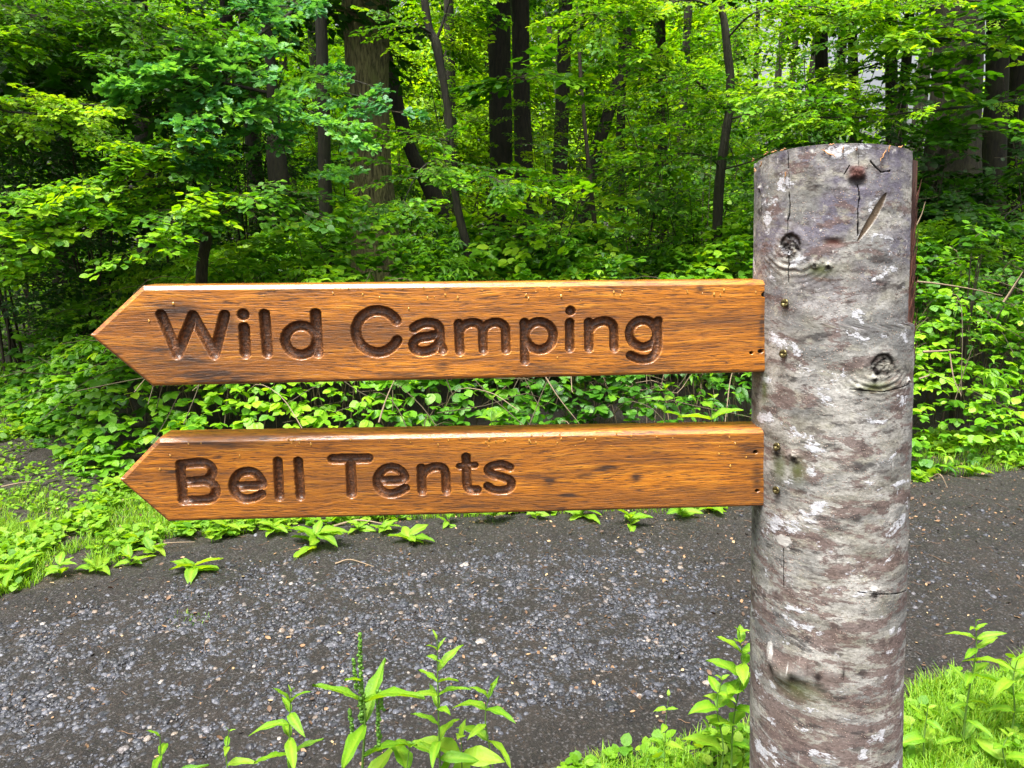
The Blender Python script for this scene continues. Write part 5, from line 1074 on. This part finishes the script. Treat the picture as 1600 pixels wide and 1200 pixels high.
# ------------------------------------------------------------------ GRASS AND SMALL PLANTS
def inpoly(x, y, poly):
    c = np.zeros(x.shape, bool); n = len(poly); j = n-1
    for i in range(n):
        xi, yi = poly[i]; xj, yj = poly[j]
        c ^= ((yi > y) != (yj > y)) & (x < (xj-xi)*(y-yi)/(yj-yi+1e-12)+xi); j = i
    return c
def patch(poly_px, n, seed, hmin, hmax, mbs, fill=.0):
    r = np.random.default_rng(seed); poly = [gnd(*p)[:2] for p in poly_px]; A = np.array(poly)
    x = r.uniform(A[:, 0].min(), A[:, 0].max(), n*4); y = r.uniform(A[:, 1].min(), A[:, 1].max(), n*4)
    k = inpoly(x, y, poly) & (noise2(x*3.5, y*3.5, seed, 3) > -.12+fill); x, y = x[k][:n], y[k][:n]; n = len(x)
    h = r.uniform(hmin, hmax, n)*(.7+.8*(noise2(x*5, y*5, seed+1, 2)+.5)); a = r.uniform(0, 6.28, n); ln = r.uniform(.2, .95, n)*h; w_ = r.uniform(.0009, .0021, n)
    z = gz(x, y); dx, dy = np.cos(a), np.sin(a); px_, py_ = -dy*w_, dx*w_
    V = np.zeros((n, 7, 3))
    for q, (f, wf) in enumerate(((0, 1), (.4, .9), (.75, .6))):
        bx = x+dx*ln*f**1.8; by = y+dy*ln*f**1.8; bz = z+h*(f-.25*f*f*(ln/h))
        V[:, q*2] = np.stack([bx+px_*wf, by+py_*wf, bz], -1); V[:, q*2+1] = np.stack([bx-px_*wf, by-py_*wf, bz], -1)
    V[:, 6] = np.stack([x+dx*ln, y+dy*ln, z+h*(1-.25*ln/h)], -1)
    off = np.arange(n)[:, None, None]*7
    mbs.add(V.reshape(-1, 3), (np.array([(4, 5, 6)])[None]+off).reshape(-1, 3), (np.array([(0, 1, 3, 2), (2, 3, 5, 4)])[None]+off).reshape(-1, 4), 0, np.repeat(np.clip(r.normal(.5, .22, n), 0, 1), 7))
    return poly
def herb(mbs, poly_px, n, seed, s0, s1, kind='round'):
    """ground cover: little rosettes of leaves"""
    r = np.random.default_rng(seed); poly = [gnd(*p)[:2] for p in poly_px]; A = np.array(poly)
    x = r.uniform(A[:, 0].min(), A[:, 0].max(), n*4); y = r.uniform(A[:, 1].min(), A[:, 1].max(), n*4); k = inpoly(x, y, poly) & (noise2(x*4, y*4, seed, 3) > -.05); x, y = x[k][:n], y[k][:n]; n = len(x)
    for q in range(5):
        az = r.uniform(0, 6.28, n); s = r.uniform(s0, s1, n); h = r.uniform(.01, .05, n)
        add_leaves(mbs, kind, np.stack([x+np.cos(az)*s*.2, y+np.sin(az)*s*.2, gz(x, y)+h], -1), az, r.normal(.25, .35, n), r.normal(0, .3, n), s, np.clip(r.normal(.5, .22, n), 0, 1), 1)
mb = MB()
LP = [(-60, 960), (0, 930), (110, 905), (240, 870), (330, 846), (400, 815), (300, 770), (200, 755), (130, 800), (40, 850), (-60, 840)]
patch(LP, 12000, 401, .012, .05, mb, .10); patch([(-60, 860), (40, 850), (130, 800), (60, 770), (-60, 790)], 2200, 402, .01, .04, mb, .05); herb(mb, [(-100, 850), (150, 800), (220, 760), (120, 770), (40, 700), (-100, 690)], 260, 430, .012, .03)
patch([(-60, 960), (20, 925), (60, 850), (0, 800), (-60, 800)], 2500, 403, .015, .06, mb, .05)
herb(mb, LP, 420, 404, .018, .05)
RP = [(1400, 1320), (1418, 1110), (1430, 1085), (1500, 1068), (1560, 1062), (1600, 1040), (1720, 1010), (1760, 1320)]
patch(RP, 24000, 405, .015, .07, mb, -.2); herb(mb, RP, 130, 406, .015, .035)
FP = [(560, 1300), (800, 1262), (880, 1222), (950, 1192), (1060, 1172), (1190, 1150), (1300, 1140), (1420, 1115), (1420, 1330), (560, 1340)]
patch(FP, 22000, 407, .015, .065, mb, -.1); herb(mb, FP, 330, 408, .015, .04)
EP = [(330, 852), (420, 832), (600, 816), (820, 806), (1180, 800), (1180, 770), (700, 780), (400, 790)]
patch(EP, 3500, 409, .015, .07, mb, .05); herb(mb, EP, 420, 410, .02, .05)
RE = [(1430, 755), (1500, 745), (1600, 738), (1760, 730), (1760, 670), (1430, 690)]
patch(RE, 3500, 411, .02, .08, mb); herb(mb, RE, 520, 412, .03, .06)
patch([(-100, 720), (60, 700), (160, 720), (60, 640), (-100, 640)], 2200, 413, .02, .07, mb); herb(mb, [(-60, 720), (90, 700), (160, 660), (60, 600), (-60, 600)], 500, 414, .03, .06)
patch([(270, 985), (330, 985), (335, 965), (275, 962)], 70, 415, .01, .03, mb, -.5)
o = mb.build('grass', [M['grass'], M['leaf_weed']]); tag(o, 'bright short grass and clover edging the path', kind='stuff')

# lanceolate leaf for the tall weeds, wavy and drooping
def lance(n=9, w=.15, droop=.35, wave=.03, ph=0):
    V = []; t = np.linspace(0, 1, n); wd = w*np.sin(np.pi*np.clip(t*.97+.03, 0, 1))**.75*(1-.35*t)*1.25; wd[-1] = 0; wd[0] = .012
    for k in range(n):
        z = -droop*t[k]**2+.06*t[k]; y = wd[k]
        V += [(t[k], 0, z-.02), (t[k], y*.55, z+.02+y*.25), (t[k], y, z+.015+y*.25+wave*math.sin(14*t[k]+ph)), (t[k], -y*.55, z+.02+y*.25), (t[k], -y, z+.015+y*.25+wave*math.sin(14*t[k]+2+ph))]
    Q = []
    for k in range(n-1):
        a, b = k*5, (k+1)*5
        Q += [(a, b, b+1, a+1), (a+1, b+1, b+2, a+2), (b, a, a+3, b+3), (b+3, a+3, a+4, b+4)]
    return np.array(V), np.zeros((0, 3), int), np.array(Q)
for k in range(4): LT['lance%d' % k] = lance(w=.105+.018*k, droop=.2+.15*k, ph=k)
for k in range(3): LT['broad%d' % k] = lance(w=.20+.025*k, droop=.25+.15*k, wave=.035, ph=k)
def weed(px, py_top, py_base, Y, label, seed, n=9, size=.085, name='tall_weed', kind='lance', lean=0, spike=None, stemr=.0028, tone=.5, grow=1.0):
    r = np.random.default_rng(seed); top = at(px, py_top, Y); z0 = float(gz(top[0], Y)); base = top.copy(); base[2] = z0; base[0] -= lean*.1; base[1] -= 0.02
    root = empty(name, base, label, 'weed', 'weeds growing in front of the path'); mb = MB(); fb = MB()
    S = cat_spline([base, (base*.6+top*.4)+np.array([r.normal(0, .008), 0, 0]), (base*.25+top*.75)+np.array([r.normal(0, .008), 0, 0]), top], 8); Rr = np.linspace(stemr, stemr*.35, len(S)); tube(mb, S, Rr, 7, 0)
    H = top[2]-base[2]; a = r.uniform(0, 3.14)
    for k in range(n):
        f = .10+.88*(k/(n-1))**.9; p = np.array([np.interp(f, np.linspace(0, 1, len(S)), S[:, c]) for c in range(3)]); a += 1.57+r.normal(0, .25)
        s = size*grow*(1.15 if f < .75 else 1.15-(f-.75)*3.3)*r.uniform(.75, 1.15)
        for sd in (0, math.pi):
            if r.random() < .12: continue
            add_leaves(fb, '%s%d' % (kind, r.integers(0, 4 if kind == 'lance' else 3)), p[None], np.array([a+sd+r.normal(0, .2)]), np.array([r.uniform(.1, .75)+(.5 if f > .85 else 0)]), np.array([r.normal(0, .25)]), np.array([s*r.uniform(.8, 1.1)]), np.array([np.clip(tone+r.normal(0, .15), 0, 1)]))
    mb.build('stem', [M['stem']], root, base); fb.build('foliage', [M['leaf_weed']], root, base)
    if spike:
        V0, F0 = ico(1)
        for (sx, sy0, sy1, w0, m_) in spike:
            sb = MB(); 
            A, B = at(sx[0], sy0, Y), at(sx[1], sy1, Y)
            q = r.random(m_); P = A+(B-A)*q[:, None]+r.normal(0, 1, (m_, 3))*w0*(1.05-q[:, None]*.75)
            VV = inst(V0, m_, frames(r.uniform(0, 6, m_), r.normal(0, .5, m_), r.normal(0, .5, m_)), P, r.uniform(.0022, .0042, m_)); sb.add(VV, (F0[None]+np.arange(m_)[:, None, None]*len(V0)).reshape(-1, 3), None, 0, np.repeat(r.uniform(.1, .6, m_), len(V0)))
            tube(sb, [A, B], [.0015, .0006], 5, 0, .2); sb.build('seed_spike', [M['seed']], root, base)
    return root
M['stem'], t, b = mat('weed_stem'); setv(b, Base_Color=(.09, .17, .03), Roughness=.45)
M['seed'] = leaf_mat('seed_head', [(0, (.07, .20, .02)), (1, (.18, .36, .04))], trans=.2)
weed(566, 1060, 1300, 1.52, 'tall dock with upright green seed spike, at the bottom edge below the T of Tents', 501, 6, .16, 'dock_plant', 'lance', spike=[((566, 562), 1130, 990, .0035, 190), ((592, 590), 1170, 1078, .0026, 90), ((552, 546), 1160, 1108, .0024, 70), ((598, 594), 1110, 1080, .0022, 40), ((558, 552), 1080, 1030, .002, 40)], stemr=.0042, tone=.55)
weed(683, 996, 1300, 1.56, 'tall leafy weed right of the dock spike', 502, 13, .070, 'willowherb_plant', 'lance', tone=.5)
weed(768, 1070, 1300, 1.62, 'slim weed with two pairs of pointed leaves, right of the tallest leafy one', 503, 8, .072, 'willowherb_plant', 'lance')
weed(455, 1078, 1300, 1.54, 'weed with spreading pointed leaves, left of the dock spike', 504, 10, .072, 'willowherb_plant', 'lance', lean=.2)
weed(358, 1140, 1300, 1.5, 'small upright weed near the bottom edge below the e of Bell', 505, 6, .055, 'willowherb_plant', 'lance')
weed(250, 1148, 1300, 1.5, 'small star-shaped weed at the bottom edge, leftmost of the front weeds', 506, 5, .075, 'willowherb_plant', 'lance', tone=.4)
weed(1155, 985, 1300, 1.75, 'leafy weed growing against the left side of the post', 507, 10, .074, 'willowherb_plant', 'broad', tone=.55)
weed(1128, 1060, 1300, 1.72, 'lower weed with broad leaves beside the post, left of the leafy one', 508, 6, .08, 'willowherb_plant', 'broad', tone=.5)
weed(1525, 968, 1300, 1.85, 'dark-stemmed weed with narrow leaves in the grass right of the post', 509, 10, .072, 'willowherb_plant', 'lance', tone=.5, stemr=.0032)
weed(1590, 1030, 1300, 1.9, 'long-leaved weed arching over the grass at the right edge', 510, 6, .12, 'dock_plant', 'lance', tone=.6)
weed(1045, 1085, 1300, 1.66, 'thin weed with tiny yellow flower heads left of the post', 511, 6, .035, 'buttercup_plant', 'broad', tone=.6, stemr=.0014)
weed(640, 1165, 1300, 1.50, 'low broad-leaved weed between dock spike and tallest leafy weed', 512, 4, .09, 'dock_plant', 'broad', tone=.65)
weed(720, 1150, 1300, 1.58, 'low weed whose broad pale leaf leans right of the tallest leafy one', 513, 4, .10, 'dock_plant', 'broad', tone=.75)
weed(1450, 1105, 1300, 1.8, 'low broad weed in the grass close to the right side of the post', 514, 4, .06, 'dock_plant', 'broad', tone=.6)
weed(1575, 1150, 1300, 1.75, 'low broad weed in the grass near the right corner', 515, 4, .055, 'dock_plant', 'broad', tone=.6)

# rosettes sprouting on the far edge of the path
def rosette(px, py, s, n, label, seed, kind='broad', up=.5, g='seedlings along the far edge of the path', tone=.55):
    r = np.random.default_rng(seed); p = gnd(px, py); p[2] = float(gz(p[0], p[1]))+.008; o = empty('seedling_plant', p, label, 'plant', g); fb = MB(); mb = MB()
    for k in range(n):
        a = k*2.4+r.normal(0, .3); h = s*.5*r.random()*up*2
        add_leaves(fb, '%s%d' % (kind, r.integers(0, 3)), (p+np.array([0, 0, h]))[None], np.array([a]), np.array([r.uniform(.1, 1.0)*up*1.6]), np.array([r.normal(0, .3)]), np.array([s*r.uniform(.6, 1.1)]), np.array([np.clip(tone+r.normal(0, .15), 0, 1)]))
    tube(mb, [p-np.array([0, 0, .02]), p+np.array([0, 0, s*.5*up])], [.002, .001], 5); mb.build('stem', [M['stem']], o, p); fb.build('foliage', [M['leaf_weed']], o, p)
for i, (px, py, s, n, lab) in enumerate([(305, 900, .11, 7, 'leafy seedling on bare soil below the lower arrow tip'), (355, 838, .13, 8, 'broad seedling below the B of Bell'), (495, 860, .14, 10, 'largest light green seedling, below the second l of Bell'),
    (640, 852, .11, 7, 'seedling with rounded leaves below the e of Tents'), (700, 826, .09, 7, 'small seedling below the n of Tents'), (770, 818, .12, 7, 'two-leaved seedling below the s of Tents'),
    (838, 815, .08, 6, 'small seedling just right of the s of Tents'), (910, 812, .12, 9, 'grassy tuft of seedling leaves under the plain end of the lower board'), (985, 826, .10, 9, 'spreading yellow-green seedling under the plain end of the lower board'),
    (1065, 812, .11, 7, 'lobed seedling near the right end of the lower board'), (1115, 806, .11, 7, 'lobed seedling nearest the post under the lower board'), (430, 838, .09, 9, 'feathery seedling below the e of Bell'), (560, 832, .08, 8, 'feathery seedling below the T of Tents'), (600, 836, .07, 7, 'small seedling left of the rounded-leaved one'),
    (205, 885, .09, 7, 'seedling at the lower edge of the grass, below the bramble bank'), (150, 895, .10, 7, 'seedling with pale oval leaves in the grass at the left'), (95, 900, .10, 7, 'pale seedling in the grass left of the oval-leaved one'), (30, 905, .12, 8, 'pale seedling close to the left edge in the grass'), (240, 868, .09, 6, 'pale two-leaved seedling where the grass meets the gravel'), (1520, 745, .10, 7, 'light seedling at the path edge right of the post'),
    (285, 795, .09, 6, 'seedling half hidden behind the lower arrow point'), (60, 835, .1, 6, 'dark-stemmed seedling standing in the grass at the left')]):
    rosette(px, py, s, n, lab, 600+i)
# larger leafy herbs between the boards
for i, (px, py, Y, s, lab) in enumerate([(1040, 605, 3.75, .13, 'pale broad-leaved herb between the boards, left of the post'), (1115, 620, 3.8, .14, 'arching broad-leaved herb between the boards, next to the post'), (770, 620, 3.7, .09, 'yellow-green sprig between the boards under the m of Camping')]):
    top = at(px, py, Y); weed(px, py, 0, Y, lab, 700+i, 7, s, 'leafy_herb', 'broad', tone=.5, stemr=.003)
